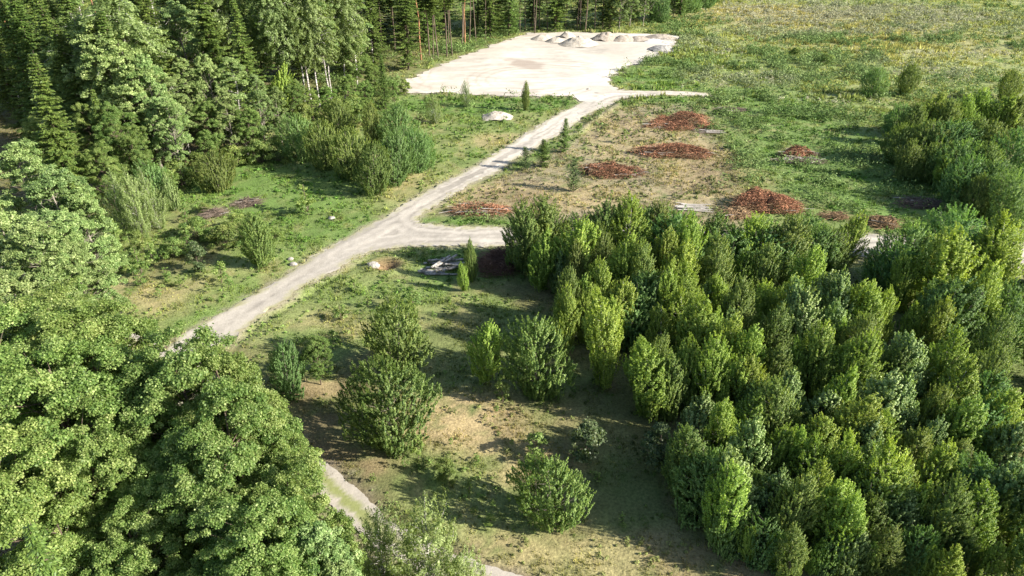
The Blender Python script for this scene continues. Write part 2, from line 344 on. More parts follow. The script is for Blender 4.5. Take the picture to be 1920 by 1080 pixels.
WEED = [(1420,230,70,30,1),(1370,280,40,60,1),(1460,310,70,50,1),(1420,350,60,40,1),(1540,350,80,50,.9),(1500,215,140,25,.9),(1600,380,110,30,.7),(1560,250,100,40,.6),(1660,330,80,60,.7),(1250,130,110,28,.9),
        (1400,140,180,40,.55),(1520,125,160,35,.9),(1540,75,90,12,1),(1740,75,80,7,1),(1905,85,40,9,.9),(1620,110,60,18,1),(1450,110,60,25,.7),(870,413,95,9,1),(1380,190,80,12,.9),(1350,55,150,25,.4),(1700,150,220,60,.35),
        (860,200,140,12,.4),(740,165,120,18,1),(850,85,60,20,.8),(640,150,60,30,1),(1290,70,60,30,.8),(920,60,60,10,.8),(1700,40,260,40,.3),(400,640,50,18,.2)]
PALE = [(1620,60,200,8,.8),(1800,100,120,10,.6),(1330,90,60,20,.5),(1560,190,120,8,.4),(1500,25,180,28,1),(1700,30,170,25,.9),(1440,60,100,14,.6),(1380,150,120,20,.5),(1850,40,100,30,.5),(1740,130,120,18,.5)]
x, y = scatter(115000, -80, 175, 62, 275); wv = blobs(WEED, x, y, 221, 1.1); wv = np.maximum(wv, .10*(y > 115));  k = (rng.random(len(x)) < wv*sstep(.4, .6, fbm(x*.28, y*.28, 231, 4))*.85) & (d_main(x, y) > .6) & (d_lot(x, y) > .5)
x, y = x[k], y[k]; n = len(x); hue = fbm(x*.1, y*.1, 241, 3)[:, None]; pl = blobs(PALE, x, y, 5)[:, None]
col = (c3(.085,.15,.035)*(1-hue)+c3(.20,.27,.09)*hue)*rng.uniform(.75, 1.3, (n, 1)); col = col*(1-pl)+c3(.30,.30,.18)*pl
sc = .4+1.25*rng.random(n)**2.4+(y > 120)*.3
x2, y2 = scatter(90000, -60, 90, 20, 140); k = (rng.random(len(x2)) < sstep(.45, .75, fbm(x2*.5, y2*.5, 235, 4))*.5+.03) & (d_main(x2, y2) > .15) & (d_lot(x2, y2) > .3) & (d_trk(x2, y2) > .1) & (blobs(BROWN, x2, y2, 71) < .6)
x2, y2 = x2[k], y2[k]; n2_ = len(x2); c2 = ground_col(x2, y2)*c3(.85, 1.12, .75)*rng.uniform(.6, 1.5, (n2_, 1)); s2 = .10+.26*rng.random(n2_)**2
x = np.r_[x, x2]; y = np.r_[y, y2]; sc = np.r_[sc, s2]; col = np.r_[col, c2]
V, F, fc = leafy(x, y, ground_h(x, y), sc*.75, sc*1.3, col, 22, .05+.09*np.minimum(sc, 1)+y*.0009)
print('weeds', n)
tag(link('weeds', mesh_np('weeds', V, F, M_GRASS, fcol=fc)), 'leafy green weeds growing thickly on the uncut meadow', 'weeds', kind='stuff')
# pale seed-heads of the tall meadow
x, y = scatter(42000, 10, 175, 95, 280); k = (rng.random(len(x)) < blobs(PALE, x, y, 223, 1.2)*sstep(.38, .62, fbm(x*.3, y*.3, 251, 4))) & (d_lot(x, y) > 1); x, y = x[k], y[k]; n = len(x)
V, F, fc = leafy(x, y, ground_h(x, y), np.full(n, .35), .5+.5*rng.random(n), c3(.42,.40,.27)*rng.uniform(.7, 1.2, (n, 1)), 9, np.full(n, .22))
tag(link('meadow_flowers', mesh_np('meadow_flowers', V, F, M_GRASS, fcol=fc)), 'pale seed heads and blossoms across the far meadow', 'meadow flowers', kind='stuff')
print('weeds done', round(time.time()-T0, 1))

# ------------------------------------------------------------------ tree prototypes
def tube(pts, rad, sides=6):
    pts = np.asarray(pts, float); n = len(pts); d = np.gradient(pts, axis=0); d /= (np.linalg.norm(d, axis=1, keepdims=True)+1e-9)
    ref = np.where(np.abs(d[:, 2:3]) > .9, np.array([[1., 0, 0]]), np.array([[0, 0, 1.]])); u = np.cross(d, ref); u /= np.linalg.norm(u, axis=1, keepdims=True); v = np.cross(d, u)
    a = np.linspace(0, 2*np.pi, sides, endpoint=False)
    V = (pts[:, None]+np.asarray(rad)[:, None, None]*(np.cos(a)[None, :, None]*u[:, None]+np.sin(a)[None, :, None]*v[:, None])).reshape(-1, 3)
    F = []
    for i in range(n-1):
        for j in range(sides): F.append((i*sides+j, i*sides+(j+1) % sides, (i+1)*sides+(j+1) % sides, (i+1)*sides+j))
    return V, np.array(F)
def join(parts):
    Vs, Fs, o = [], [], 0
    for V, F in parts: Vs.append(V); Fs.append(F+o); o += len(V)
    return np.concatenate(Vs), np.concatenate(Fs)
def bark_mat(name, c1, c2, marks=None, top=None):
    m, nt, b = new_mat(name, .85, .2); L = nt.links.new; tc = N(nt, 'ShaderNodeTexCoord')
    n = N(nt, 'ShaderNodeTexNoise'); n.inputs['Scale'].default_value = 3; n.inputs['Detail'].default_value = 5; mp = N(nt, 'ShaderNodeMapping'); mp.inputs['Scale'].default_value = (1, 1, 3.0 if marks else .35)
    L(tc.outputs['Object'], mp.inputs[0]); L(mp.outputs[0], n.inputs[0])
    r = ramp(nt, [(.42, c1), (.6, c2)]); L(n.outputs[0], r.inputs[0]); L(r.outputs[0], b.inputs['Base Color'])
    return m
B_BIRCH = bark_mat('birch_bark', (.10,.09,.08), (.62,.58,.52), True)
B_GREY = bark_mat('grey_bark', (.13,.115,.09), (.24,.21,.17))
B_BROWN = bark_mat('brown_bark', (.08,.06,.045), (.15,.115,.08))
B_PINE = bark_mat('pine_bark', (.16,.09,.05), (.36,.18,.09))
L_LIME = leaf_mat('birch_leaves', [(0,(0.114,0.180,0.031)),(.5,(0.246,0.336,0.061)),(1,(0.456,0.525,0.125))])
L_GRN = leaf_mat('green_leaves', [(0,(0.085,0.136,0.038)),(.5,(0.178,0.244,0.062)),(1,(0.338,0.378,0.122))])
L_OAK = leaf_mat('broad_leaves', [(0,(0.071,0.134,0.029)),(.5,(0.173,0.256,0.061)),(1,(0.389,0.448,0.163))], rough=.5, spec=.25)
L_SIL = leaf_mat('silvery_leaves', [(0,(0.091,0.158,0.043)),(.5,(0.195,0.270,0.086)),(1,(0.428,0.501,0.216))], rough=.5, spec=.25, trans=.3)
L_WIL = leaf_mat('willow_leaves', [(0,(0.084,0.160,0.048)),(.5,(0.169,0.272,0.086)),(1,(0.308,0.425,0.170))], rough=.5)
L_OLIVE = leaf_mat('olive_leaves', [(0,(0.102,0.144,0.042)),(.5,(0.214,0.276,0.096)),(1,(0.361,0.427,0.180))])
L_DARK = leaf_mat('dark_bluish_leaves', [(0,(0.060,0.096,0.035)),(.5,(0.112,0.156,0.063)),(1,(0.270,0.288,0.146))], rough=.45, spec=.35)
L_SPR = leaf_mat('spruce_needles', [(0,(0.047,0.082,0.018)),(.5,(0.103,0.160,0.031)),(1,(0.195,0.243,0.057))], trans=.15)
L_PIN = leaf_mat('pine_needles', [(0,(.04,.08,.025)),(.5,(.095,.145,.045)),(1,(.16,.215,.08))], trans=.15)
PROTO = {}
def prof_round(t): return np.sqrt(np.clip(1-(2*np.clip(t, 0, 1)**.85-1)**2, 0, 1))
def prof_cone(t): return np.clip((1-t)**.75, 0, 1)*np.clip((t+.12)*4.5, 0, 1)
def prof_egg(t): return np.clip(np.sin(np.pi*np.clip(t*.94+.06, 0, 1)**.72), 0, 1)**.55
def prof_spire(t): return np.clip(np.sin(np.pi*np.clip(t*.93+.07, 0, 1)**.68), 0, 1)**.62
def prof_oval(t): return np.clip(np.sin(np.pi*np.clip(t*.95+.03, 0, 1)**.95), 0, 1)**.6
def prof_round_birch(t): return np.clip(np.sin(np.pi*np.clip(t*.95+.02, 0, 1)**1.05), 0, 1)**.7
def prof_high(t): return np.clip(np.sin(np.pi*np.clip(t*.94+.05, 0, 1)**1.22), 0, 1)**.55
def prof_full(t): return np.clip(1-np.abs(2*np.clip(t*.95+.05, 0, 1)**.9-1)**2.6, 0, 1)**.5
def add_proto(key, tv, tf, bark, lv, lf, lt, leafm, H):
    PROTO.setdefault(key, []).append((mesh_np(key+'_trunk', tv, tf, bark, smooth=True), mesh_np(key+'_crown', lv, lf, leafm, fattr=lt), H))
def p_broad(key, seed, H, R, base, nc, cr, nleaf, ls, leafm, bark, prof=prof_round, stems=1, gap=.12, asp=1.5, tr=.012, lobes=0):
    """limbs carrying leafy clumps spread through the crown"""
    global rng; rng = np.random.default_rng(seed)
    ph = rng.uniform(0, 6.28, 6); bend = rng.normal(0, .035*H, 2)
    t = rng.random(nc)**.8; th = rng.uniform(0, 2*np.pi, nc); rad = prof(t)*R*(1+.16*np.sin(2*th+ph[0])+.13*np.sin(3*th+ph[1]+t*5)+.1*np.sin(7*t+ph[2]))
    q = np.where(rng.random(nc) < .72, rng.uniform(.78, 1.02, nc), rng.uniform(.2, .8, nc)); q = np.maximum(q-gap*rng.random(nc), .1)
    z = base+(H-base)*t
    c = np.stack([np.cos(th)*rad*q+bend[0]*t, np.sin(th)*rad*q+bend[1]*t, z-cr*.5*t], -1)
    s = cr*rng.uniform(.4, 1.5, nc)
    if lobes:
        ga = 2.39996; tl = (np.arange(lobes)+.5)/lobes; tl = np.clip(tl**.85+rng.normal(0, .04, lobes), .03, .98); thl = np.arange(lobes)*ga+rng.normal(0, .35, lobes)
        rl = np.maximum(prof(tl)*R*rng.uniform(.5, .78, lobes), .05); lc = np.stack([np.cos(thl)*rl+bend[0]*tl, np.sin(thl)*rl+bend[1]*tl, base+(H-base)*(.08+.86*tl)-.1*R], -1); lr = R*rng.uniform(.24, .44, lobes)
        li = rng.integers(0, lobes, nc); dd = rng.normal(0, 1, (nc, 3)); dd /= np.linalg.norm(dd, axis=1, keepdims=True); dd[:, 2] = np.where(dd[:, 2] < -.35, -dd[:, 2], dd[:, 2])
        c = lc[li]+dd*(lr[li]*rng.uniform(.7, 1.08, nc))[:, None]*np.array([1, 1, .8]); s = cr*rng.uniform(.5, 1.45, nc)
    per = np.maximum((nleaf/nc*(s/cr)**2), 6).astype(int); ci = np.repeat(np.arange(nc), per); n = len(ci)
    d = rng.normal(0, 1, (n, 3)); d /= np.linalg.norm(d, axis=1, keepdims=True); d[:, 2] = np.where(d[:, 2] < -.25, -d[:, 2]*.6, d[:, 2])
    rr = s[ci]*rng.random(n)**.45*(1+.25*rng.normal(0, 1, n)*(rng.random(n) < .3))
    P = c[ci]+d*rr[:, None]*np.array([1, 1, .85])
    out = P-np.array([0, 0, base+(H-base)*.4]); out /= np.linalg.norm(out, axis=1, keepdims=True)
    Nn = d*.42+out*.38+np.array([0, 0, .30])+rng.normal(0, .55, (n, 3))
    lv, lf = leaf_quads(P, Nn, ls*rng.uniform(.6, 1.35, n), asp)
    ct = rng.normal(0, .13, nc); lt = np.clip(.42+ct[ci]+rng.normal(0, .17, n)+.12*(P[:, 2]/H-.5)+.30*(rng.random(n) < .07), 0, 1)
    parts = []
    for sidx in range(stems):
        sa = rng.uniform(0, 6.28); so_ = (0 if stems == 1 else .10*R+.05)
        zz = np.linspace(-.3, H*.93, 9); k = np.clip(zz/H, 0, 1); sx = so_*math.cos(sa)*(1+5*k)+bend[0]*k+.02*H*np.sin(zz*.6+sa)*k; sy = so_*math.sin(sa)*(1+5*k)+bend[1]*k
        parts.append(tube(np.c_[sx, sy, zz], tr*H/stems**.5*(1-.86*k)+.008, 7))
    for i in rng.permutation(nc)[:min(nc, 70)]:
        z0 = max(base*.6, c[i, 2]-np.hypot(c[i, 0], c[i, 1])*rng.uniform(.5, 1.1)); z0 = min(z0, H*.85); k0 = z0/H
        a = np.array([bend[0]*k0, bend[1]*k0, z0]); b = c[i]; m = (a+b)/2+np.array([0, 0, -.08*np.linalg.norm(b-a)])+rng.normal(0, .03*R, 3)
        r0 = tr*H*.42*(1-.7*k0)
        parts.append(tube([a, m, b], [r0, r0*.6, r0*.22], 4))
    tv, tf = join(parts); add_proto(key, tv, tf, bark, lv, lf, lt, leafm, H)
def p_shoot(key, seed, H, R, base, ns, nleaf, ls, leafm, bark, prof=prof_egg, rise=(.75, 1.5), slen=.28, stems=1, asp=1.7, wid=.085, droop=0., wind=.0, tr=.009):
    """fine twigs that rise (or hang) in spires, leaves along them"""
    global rng; rng = np.random.default_rng(seed)
    ph = rng.uniform(0, 6.28, 4); bend = rng.normal(0, .04*H, 2)
    tg = np.linspace(0, 1, 60); pw = prof(tg)+.12; t = np.interp(rng.random(ns), np.cumsum(pw)/pw.sum(), tg); th = rng.uniform(0, 2*np.pi, ns)
    lob = 1+.15*np.sin(2*th+ph[0])+.12*np.sin(3*th+5*t+ph[1])+.6*(vnoise(th*2.2+seed, t*H*.9, seed)-.5)+.2*(vnoise(th*5+seed, t*H*2.2, seed+1)-.5)
    rad = prof(t)*R*lob*np.where(rng.random(ns) < .86, rng.uniform(.86, 1.06, ns), rng.uniform(.15, .85, ns))
    tipz = base+(H-base)*t*(1+.05*np.sin(th+ph[2]))+rng.normal(0, .03*H, ns); tip = np.stack([np.cos(th)*rad+bend[0]*t-wind*H*t**2, np.sin(th)*rad+bend[1]*t, tipz], -1)
    el = rng.uniform(*rise, ns); L = slen*H*rng.uniform(.5, 1.35, ns)
    o = np.stack([np.cos(th)*np.cos(el), np.sin(th)*np.cos(el), np.sin(el)], -1)
    if droop: o[:, 2] -= droop
    root = tip-o*L[:, None]; root[:, 2] = np.maximum(root[:, 2], base*.4)
    per = np.maximum(nleaf/ns*(L/L.mean()), 5).astype(int); ci = np.repeat(np.arange(ns), per); n = len(ci); u = rng.random(n)**.8
    w_ = wid*H*(1.1-u)**.7; d = rng.normal(0, 1, (n, 3)); d /= np.linalg.norm(d, axis=1, keepdims=True)
    P = root[ci]*(1-u)[:, None]+tip[ci]*u[:, None]+d*(w_*rng.random(n)**.5)[:, None]; P[:, 2] -= droop*.25*H*.1*u
    Nn = np.stack([np.cos(th), np.sin(th), (t-.35)*1.5], -1)[ci]*.62+d*.3+np.array([0, 0, .15])+rng.normal(0, .42, (n, 3))
    lv, lf = leaf_quads(P, Nn, ls*rng.uniform(.6, 1.35, n), asp)
    ct = rng.normal(0, .12, ns); lt = np.clip(.45+ct[ci]+rng.normal(0, .22, n)+.25*(u-.5), 0, 1)  # random leaf tone, its spread widened to imitate light glinting off leaves
    parts = []
    for sidx in range(stems):
        sa = rng.uniform(0, 6.28); so_ = (0 if stems == 1 else .12*R+.04)
        zz = np.linspace(-.3, H*.95, 8); k = np.clip(zz/H, 0, 1); sx = so_*math.cos(sa)*(1+4*k)+bend[0]*k-wind*H*k**2; sy = so_*math.sin(sa)*(1+4*k)+bend[1]*k
        parts.append(tube(np.c_[sx, sy, zz], tr*H/stems**.5*(1-.88*k)+.006, 6))
    for i in range(0, ns, max(1, ns//70)):
        b = tip[i]; a0 = root[i]; z0 = max(.2, a0[2]-.5*np.hypot(a0[0], a0[1])); k0 = z0/H; a = np.array([bend[0]*k0-wind*H*k0**2, bend[1]*k0, z0]); r0 = tr*H*.32
        parts.append(tube([a, a0, b], [r0, r0*.6, r0*.15], 4))
    tv, tf = join(parts); add_proto(key, tv, tf, bark, lv, lf, lt, leafm, H)
def p_spruce(key, seed, H, R, base, ls, leafm, bark, nlev=.38, dens=1., drp=.35, tr=.011, upw=0.):
    global rng; rng = np.random.default_rng(seed)
    P_, N_, S_, T_, D_ = [], [], [], [], []; parts = []
    zz = np.linspace(-.3, H, 9); parts.append(tube(np.c_[.01*H*np.sin(zz*.2), zz*0, zz], tr*H*(1-.93*np.clip(zz/H, 0, 1))+.006, 7))
    z = base
    while z < H*.985:
        t = (z-base)/(H-base); nb = rng.integers(6, 9)
        for b in range(nb):
            th = rng.uniform(0, 6.28); L = R*(1-t)**.8*rng.uniform(.65, 1.12)*min(1, .45+t*4)+.12
            k = max(3, int(L*9*dens)); u = np.linspace(.12, 1, k)
            dz = -drp*L*u+.28*L*u**2+upw*L*u; cx, cy = np.cos(th)*u*L, np.sin(th)*u*L
            for side in (-1, 0, 1):
                a = th+side*1.0+rng.normal(0, .2, k); sl = ls*rng.uniform(.7, 1.3, k)*(1.15-.5*u)
                c = np.stack([cx+np.cos(a)*sl*.45, cy+np.sin(a)*sl*.45, z+dz-abs(side)*.12*sl+rng.normal(0, .04, k)], -1)
                P_.append(c); S_.append(sl); D_.append(np.stack([np.cos(a), np.sin(a), -.25+rng.normal(0, .2, k)+upw], -1)); T_.append(np.full(k, .3+.3*u+rng.normal(0, .1)))
            if b % 2 == 0: parts.append(tube([[0, 0, z], [cx[k//2], cy[k//2], z+dz[k//2]], [cx[-1], cy[-1], z+dz[-1]]], [tr*H*.16, tr*H*.1, .006], 3))
        z += nlev*rng.uniform(.75, 1.25)*(1-.45*t)
    P = np.concatenate(P_); s = np.concatenate(S_)[:, None]; D = np.concatenate(D_); D /= np.linalg.norm(D, axis=1, keepdims=True); n = len(P)
    up = np.array([0, 0, 1.])+rng.normal(0, .45, (n, 3)); Wv = np.cross(D, up); Wv /= np.linalg.norm(Wv, axis=1, keepdims=True)
    V = np.stack([P-D*s*.5, P+Wv*s*.17, P+D*s*.5, P-Wv*s*.17], 1).reshape(-1, 3)
    lt = np.clip(np.concatenate(T_)+rng.normal(0, .14, n), 0, 1)
    tv, tf = join(parts); add_proto(key, tv, tf, bark, V, np.arange(4*n).reshape(-1, 4), lt, leafm, H)
for i in range(4): p_shoot('lime_birch', 10+i, 7, 1.22, .5, 640, 34000, .082, L_LIME, B_BIRCH, prof=prof_round_birch if i % 2 else prof_oval, rise=(.8, 1.55), wid=.016, slen=.15, wind=(0, .09, .05, .13)[i], asp=2.0)
for i in range(3): p_shoot('green_birch', 20+i, 8, 1.65, .4, 820, 44000, .09, L_GRN, B_GREY, prof=prof_oval, wid=.016, slen=.14, wind=.05*i, asp=1.9)
for i in range(3): p_shoot('aspen', 30+i, 7, 1.35, 1.0, 420, 22000, .11, L_SIL, B_GREY, wid=.019, slen=.16, asp=1.4, rise=(1., 1.5))
for i in range(3): p_shoot('willow', 40+i, 6, 2.6, .1, 850, 42000, .105, L_WIL, B_GREY, stems=4, asp=3.0, wid=.018, slen=.16, prof=prof_full, rise=(.45, 1.4))
for i in range(3): p_shoot('hornbeam', 50+i, 6.5, 2.75, .05, 1050, 56000, .10, L_GRN, B_GREY, prof=prof_high, wid=.018, slen=.12, rise=(.6, 1.5))
for i in range(2): p_broad('young_oak', 60+i, 4, 1.3, .5, 45, .36, 3600, .15, L_DARK, B_BROWN)
for i in range(3): p_broad('sapling', 70+i, 2.5, .6, .35, 18, .22, 600, .12, L_OAK, B_BROWN, prof=prof_egg)
for i in range(2): p_shoot('thin_birch', 80+i, 10, 2.9, 1.2, 260, 17000, .125, L_OLIVE, B_BIRCH, wid=.045, slen=.2, asp=2)
for i in range(4): p_broad('maple', 90+i, 15, 5.2, 2.5, 560, .46, 125000, .112, L_OAK, B_BROWN, lobes=20, tr=.014, asp=1.25)
for i in range(3): p_broad('poplar', 100+i, 18, 4.3, 2.5, 620, .36, 78000, .14, L_SIL, B_GREY, prof=prof_egg, lobes=22, asp=1.3)
for i in range(3): p_shoot('tall_birch', 110+i, 24, 4.0, 8, 330, 38000, .20, L_OLIVE, B_BIRCH, prof=prof_full, rise=(-.2, 1.2), droop=.9, slen=.11, wid=.03, tr=.0075, asp=2)
for i in range(3): p_broad('edge_aspen', 120+i, 22, 3.3, 8, 330, .36, 36000, .14, L_SIL, B_BIRCH, prof=prof_egg, lobes=16, tr=.0065)
for i in range(3): p_spruce('spruce', 130+i, 25, 4.2, 1.2, .55, L_SPR, B_BROWN, nlev=.55, dens=.75, tr=.009)
for i in range(2): p_spruce('bare_spruce', 140+i, 27, 3.3, 11, .6, L_SPR, B_BROWN, nlev=.6, dens=.62, tr=.0062)
p_broad('pine', 150, 24, 3.3, 15, 60, 1.0, 14000, .28, L_PIN, B_PINE, asp=3, tr=.008)
for i in range(2): p_spruce('young_spruce', 160+i, 4, 1.1, .15, .2, L_SPR, B_BROWN, nlev=.17, dens=1.5, drp=.15, upw=.15)
p_spruce('young_pine', 170, 4, 1.2, .2, .24, L_PIN, B_BROWN, nlev=.3, dens=1.2, drp=0, upw=.45)
for i in range(3): p_broad('bush', 180+i, 3, 2.0, .1, 60, .42, 7200, .125, L_GRN, B_BROWN, prof=lambda t: np.sqrt(np.clip(1-t**2, 0, 1)), stems=3)
print('protos', round(time.time()-T0, 1))

# ------------------------------------------------------------------ planting
prng = np.random.default_rng(99)
OBJ_NAME = dict(lime_birch='young_birch', green_birch='young_birch', aspen='young_aspen', willow='willow_bush', hornbeam='hornbeam_tree', young_oak='young_oak', sapling='sapling',
 thin_birch='birch_tree', maple='maple_tree', poplar='poplar_tree', tall_birch='tall_birch', edge_aspen='aspen_tree', spruce='spruce_tree', bare_spruce='spruce_tree', pine='pine_tree',
 young_spruce='young_spruce', young_pine='young_pine', bush='bush')
CATS = dict(willow='bush', bush='bush', sapling='sapling')
def plant(kind, x, y, h, wide=1., label=None, group=None, lean=0.):
    v = PROTO[kind]; tm, cm, H = v[prng.integers(len(v))]
    e = bpy.data.objects.new(OBJ_NAME[kind], None); S.collection.objects.link(e); e.empty_display_size = .3
    s = h/H; e.location = (x, y, gh(x, y)); e.scale = (s*wide, s*wide, s)
    e.rotation_euler = (prng.normal(0, .025), prng.normal(0, .025)+lean, prng.uniform(0, 6.28))
    link('trunk', tm, e); link('crown', cm, e)
    return tag(e, label, CATS.get(kind, 'tree'), group)
def by_apex(px, py, h): return at(px, py, h)
ORD = ['', 'first', 'second', 'third', 'fourth', 'fifth', 'sixth', 'seventh', 'eighth', 'ninth', 'tenth', 'eleventh', 'twelfth', 'thirteenth', 'fourteenth', 'fifteenth', 'sixteenth', 'seventeenth', 'eighteenth', 'nineteenth', 'twentieth',
 'twenty-first', 'twenty-second', 'twenty-third', 'twenty-fourth', 'twenty-fifth', 'twenty-sixth', 'twenty-seventh', 'twenty-eighth', 'twenty-ninth', 'thirtieth']
KW = dict(lime_birch='yellow-green young birch', green_birch='dark green young birch', aspen='silvery young aspen', willow='feathery grey-green willow', hornbeam='dense round green tree', bush='low leafy bush',
 young_oak='dark bluish young oak', spruce='dark spruce', bare_spruce='bare-stemmed spruce', tall_birch='drooping olive birch', edge_aspen='pale-trunked aspen', pine='tall pine', poplar='silvery poplar', maple='broad bright green tree',
 thin_birch='thin-leaved olive birch', young_spruce='small young spruce', young_pine='bluish young pine', sapling='small sapling')
def row(items, where, group, hfun=None):
    """items (apex px, apex py, kind, height, width factor): numbered from the left by where they show"""
    for i, it in enumerate(sorted(items, key=lambda q: q[0])):
        px, py, kind, h, wd = it; p = by_apex(px, py, h)
        plant(kind, p[0], p[1], h, wd, f'{KW[kind]}, {ORD[i+1]} from left in {where}', group)
K = dict(b='lime_birch', B='green_birch', a='aspen', w='willow', o='hornbeam')
def mk(s, h):
    out = []
    for tok in s.split():
        c, xy = tok[0], tok[1:]; x, y = xy.split(','); hh = h*prng.uniform(.82, 1.1)
        out.append((int(x), int(y), K[c], hh*(.85 if c == 'w' else 1), {'b': 1.08, 'B': .95, 'a': 1.1, 'w': .8, 'o': 1}[c]*prng.uniform(.8, 1.2)))
    out.sort(key=lambda q: q[0]); add = []
    for p, q in zip(out[:-1], out[1:]):
        if 42 < q[0]-p[0] < 110 and len(out)+len(add) < 30:
            kd = ['lime_birch', 'green_birch', 'lime_birch', 'aspen', 'lime_birch'][prng.integers(5)]
            add.append(((p[0]+q[0])/2+prng.uniform(-8, 8), (p[1]+q[1])/2+prng.uniform(8, 34), kd, h*prng.uniform(.62, .85), prng.uniform(.9, 1.15)))
    return out+add
THG = 'young trees of the dense thicket on the right'
row([(a, b, c, d, e*1.22) for a, b, c, d, e in mk('B982,375 B1030,372 b1073,402 w1105,400 B1140,380 b1187,372 w1215,392 B1240,380 w1272,400 b1300,403 B1340,397 w1380,420 b1423,405 w1452,418 B1480,400 w1513,395 w1553,425 b1597,400 w1723,423 b1800,433 b1853,410 b1897,410 w1813,393', 8.6)],
    'the thicket row along the side road', THG)
row(mk('b1017,437 B1080,447 B1133,425 b1170,434 B1207,447 b1253,424 b1273,446 B1350,440 B1440,452 b1530,455 w1697,455 B1770,440', 7.8), "the thicket's second row behind the side road", THG)
row(mk('B1070,503 b1123,490 b1160,520 w1200,507 b1237,490 b1267,500 b1297,493 b1340,503 B1400,517 b1437,527 b1477,513 a1513,513 a1547,510 a1580,513 b1607,517 b1650,533 w1797,520 b1873,493 w1897,520', 7.6),
    "the thicket's third row", THG)
row(mk('b1060,537 b1100,540 w1207,547 b1287,550 b1353,583 b1370,577 b1413,553 a1520,553 a1570,560 b1543,607 b1677,545 b1770,560 w1907,553 B1897,590 b1320,560 B1470,575 B1620,590', 7.4), "the thicket's fourth row", THG)
row(mk('b1227,632 b1304,640 b1350,630 b1410,607 b1390,664 b1423,660 b1508,640 b1598,636 b1640,627 a1723,612 b1793,627 B1890,650 B1275,660 B1460,640 a1720,664 B1690,650', 7.2), "the thicket's fifth row", THG)
row(mk('b1810,681 w1850,693 a1325,738 b1366,738 w1443,721 a1508,701 a1541,717 b1585,689 a1679,701 a1720,717 b1630,730 b1891,721 b1830,742 B1480,720 B1770,720', 7.0), "the thicket's sixth row", THG)
row(mk('a1418,787 b1455,803 b1508,795 b1557,774 a1622,774 b1683,770 a1761,782 w1850,758 B1300,800 w1341,848 b1602,819 b1541,835 a1638,831 b1687,844 B1730,800 b1769,835 a1907,800', 6.8), "the thicket's seventh row", THG)
row(mk('b1378,868 a1402,845 w1858,856 a1907,860 a1463,893 b1541,872 b1573,892 b1614,921 w1671,888 b1728,905 b1858,925 B1500,885 B1810,900', 6.4), "the thicket's eighth row", THG)
row(mk('w1382,945 w1440,965 B1510,985 w1565,1000 a1620,990 B1680,985 w1740,1000 b1789,1031 b1883,1020 B1830,1000 w1345,915', 4.6), 'the front row of the thicket', THG)
# the thicket goes on beyond the right and lower edge of the picture (it throws the shade there)
k = 0
for (px, py) in [(1990,420),(1980,500),(2010,590),(1985,680),(2020,780),(1990,880),(2000,980),(2090,640),(2100,840),(1960,1080),(1890,1110)]:
    p = at(px, py, 7); k += 1
    plant('green_birch', p[0], p[1], 7, 1.1, f'dark green young birch, {ORD[k]} along the right edge of the photo', THG)

# right-hand willow clump and bushes up on the field
WG = 'willows and bushes at the edge of the far field'
row([(1650,127,'willow',5.6,.85),(1712,120,'hornbeam',6.0,.75),(1905,132,'hornbeam',6.0,.8),(1700,190,'willow',5.5,.9)], 'the back bushes of the far field', WG)
row([(1722,190,'green_birch',7,1.3),(1755,172,'lime_birch',7,1.9),(1785,182,'green_birch',7,1.4),(1815,176,'lime_birch',7,1.9),(1845,166,'lime_birch',7.4,1.8),(1880,172,'lime_birch',7.4,1.9),(1915,176,'green_birch',7.4,1.5)], 'the back row of the willow clump', WG)
row([(1745,222,'hornbeam',7,1.0),(1790,225,'willow',7.2,1.2),(1835,218,'green_birch',7.4,1.5),(1880,228,'green_birch',7.4,1.5),(1918,240,'willow',7.5,1.1),(1770,262,'hornbeam',6,1.),(1700,232,'hornbeam',6,.95),(1720,262,'green_birch',6,1.3),(1820,265,'willow',6.5,1.2),(1860,262,'green_birch',7,1.4)], 'the middle row of the willow clump', WG)
row([(1830,292,'willow',6.5,1.1),(1790,292,'lime_birch',5,1.8),(1875,300,'willow',6.5,.9),(1912,320,'willow',6.5,.9),(1855,325,'hornbeam',5.5,.7)], 'the front row of the willow clump', WG)

def single(kind, bx, by, h, wd, label, group=None):
    p = at(bx, by); return plant(kind, p[0], p[1], h, wd, label, group)
def edge_trees(pts, kind, h, where, group, wd=1.):
    for i, (bx, by, *q) in enumerate(sorted(pts)):
        kd = q[0] if q else kind; hh = (q[1] if len(q) > 1 else h)*prng.uniform(.92, 1.08)
        single(kd, bx, by, hh, wd*prng.uniform(.85, 1.1), f'{KW[kd]}, {ORD[i+1]} from left in {where}', group)
# single trees on the middle meadow: base pixel, height
single('hornbeam', 733, 832, 7.3, .95, 'big round green tree in the middle meadow below its twin')
single('hornbeam', 752, 700, 7.0, .85, 'tall round green tree just behind the big round one')
single('willow', 545, 738, 5.2, .62, 'left bush of the pair beside the dirt road bend')
single('maple', 602, 722, 5.0, .80, 'right bush of the pair, with pale upper twigs')
single('lime_birch', 908, 720, 6.6, 1.05, 'slim yellow-green birch standing alone before the thicket')
single('hornbeam', 1005, 735, 7.2, .85, 'dark dense tree between the slim birch and the thicket')
single('lime_birch', 1130, 725, 9.4, 1.0, 'tall birch with white trunk at the thicket corner')
single('green_birch', 1222, 745, 6.2, .8, 'birch at the thicket edge beside the white-trunked one')
single('hornbeam', 1035, 978, 5.7, .86, 'lone round bush in the sunlit foreground meadow')
single('sapling', 1003, 858, 2.4, 1.3, 'leafy sapling just behind the lone round bush')
single('young_oak', 1095, 858, 3.6, 1.15, 'dark oak bush above the bright grass patch')
single('young_oak', 1232, 878, 4.0, .95, 'dark oak bush against the left edge of the thicket')
single('sapling', 943, 757, 2.6, 1.0, 'small sapling under the slim lone birch')
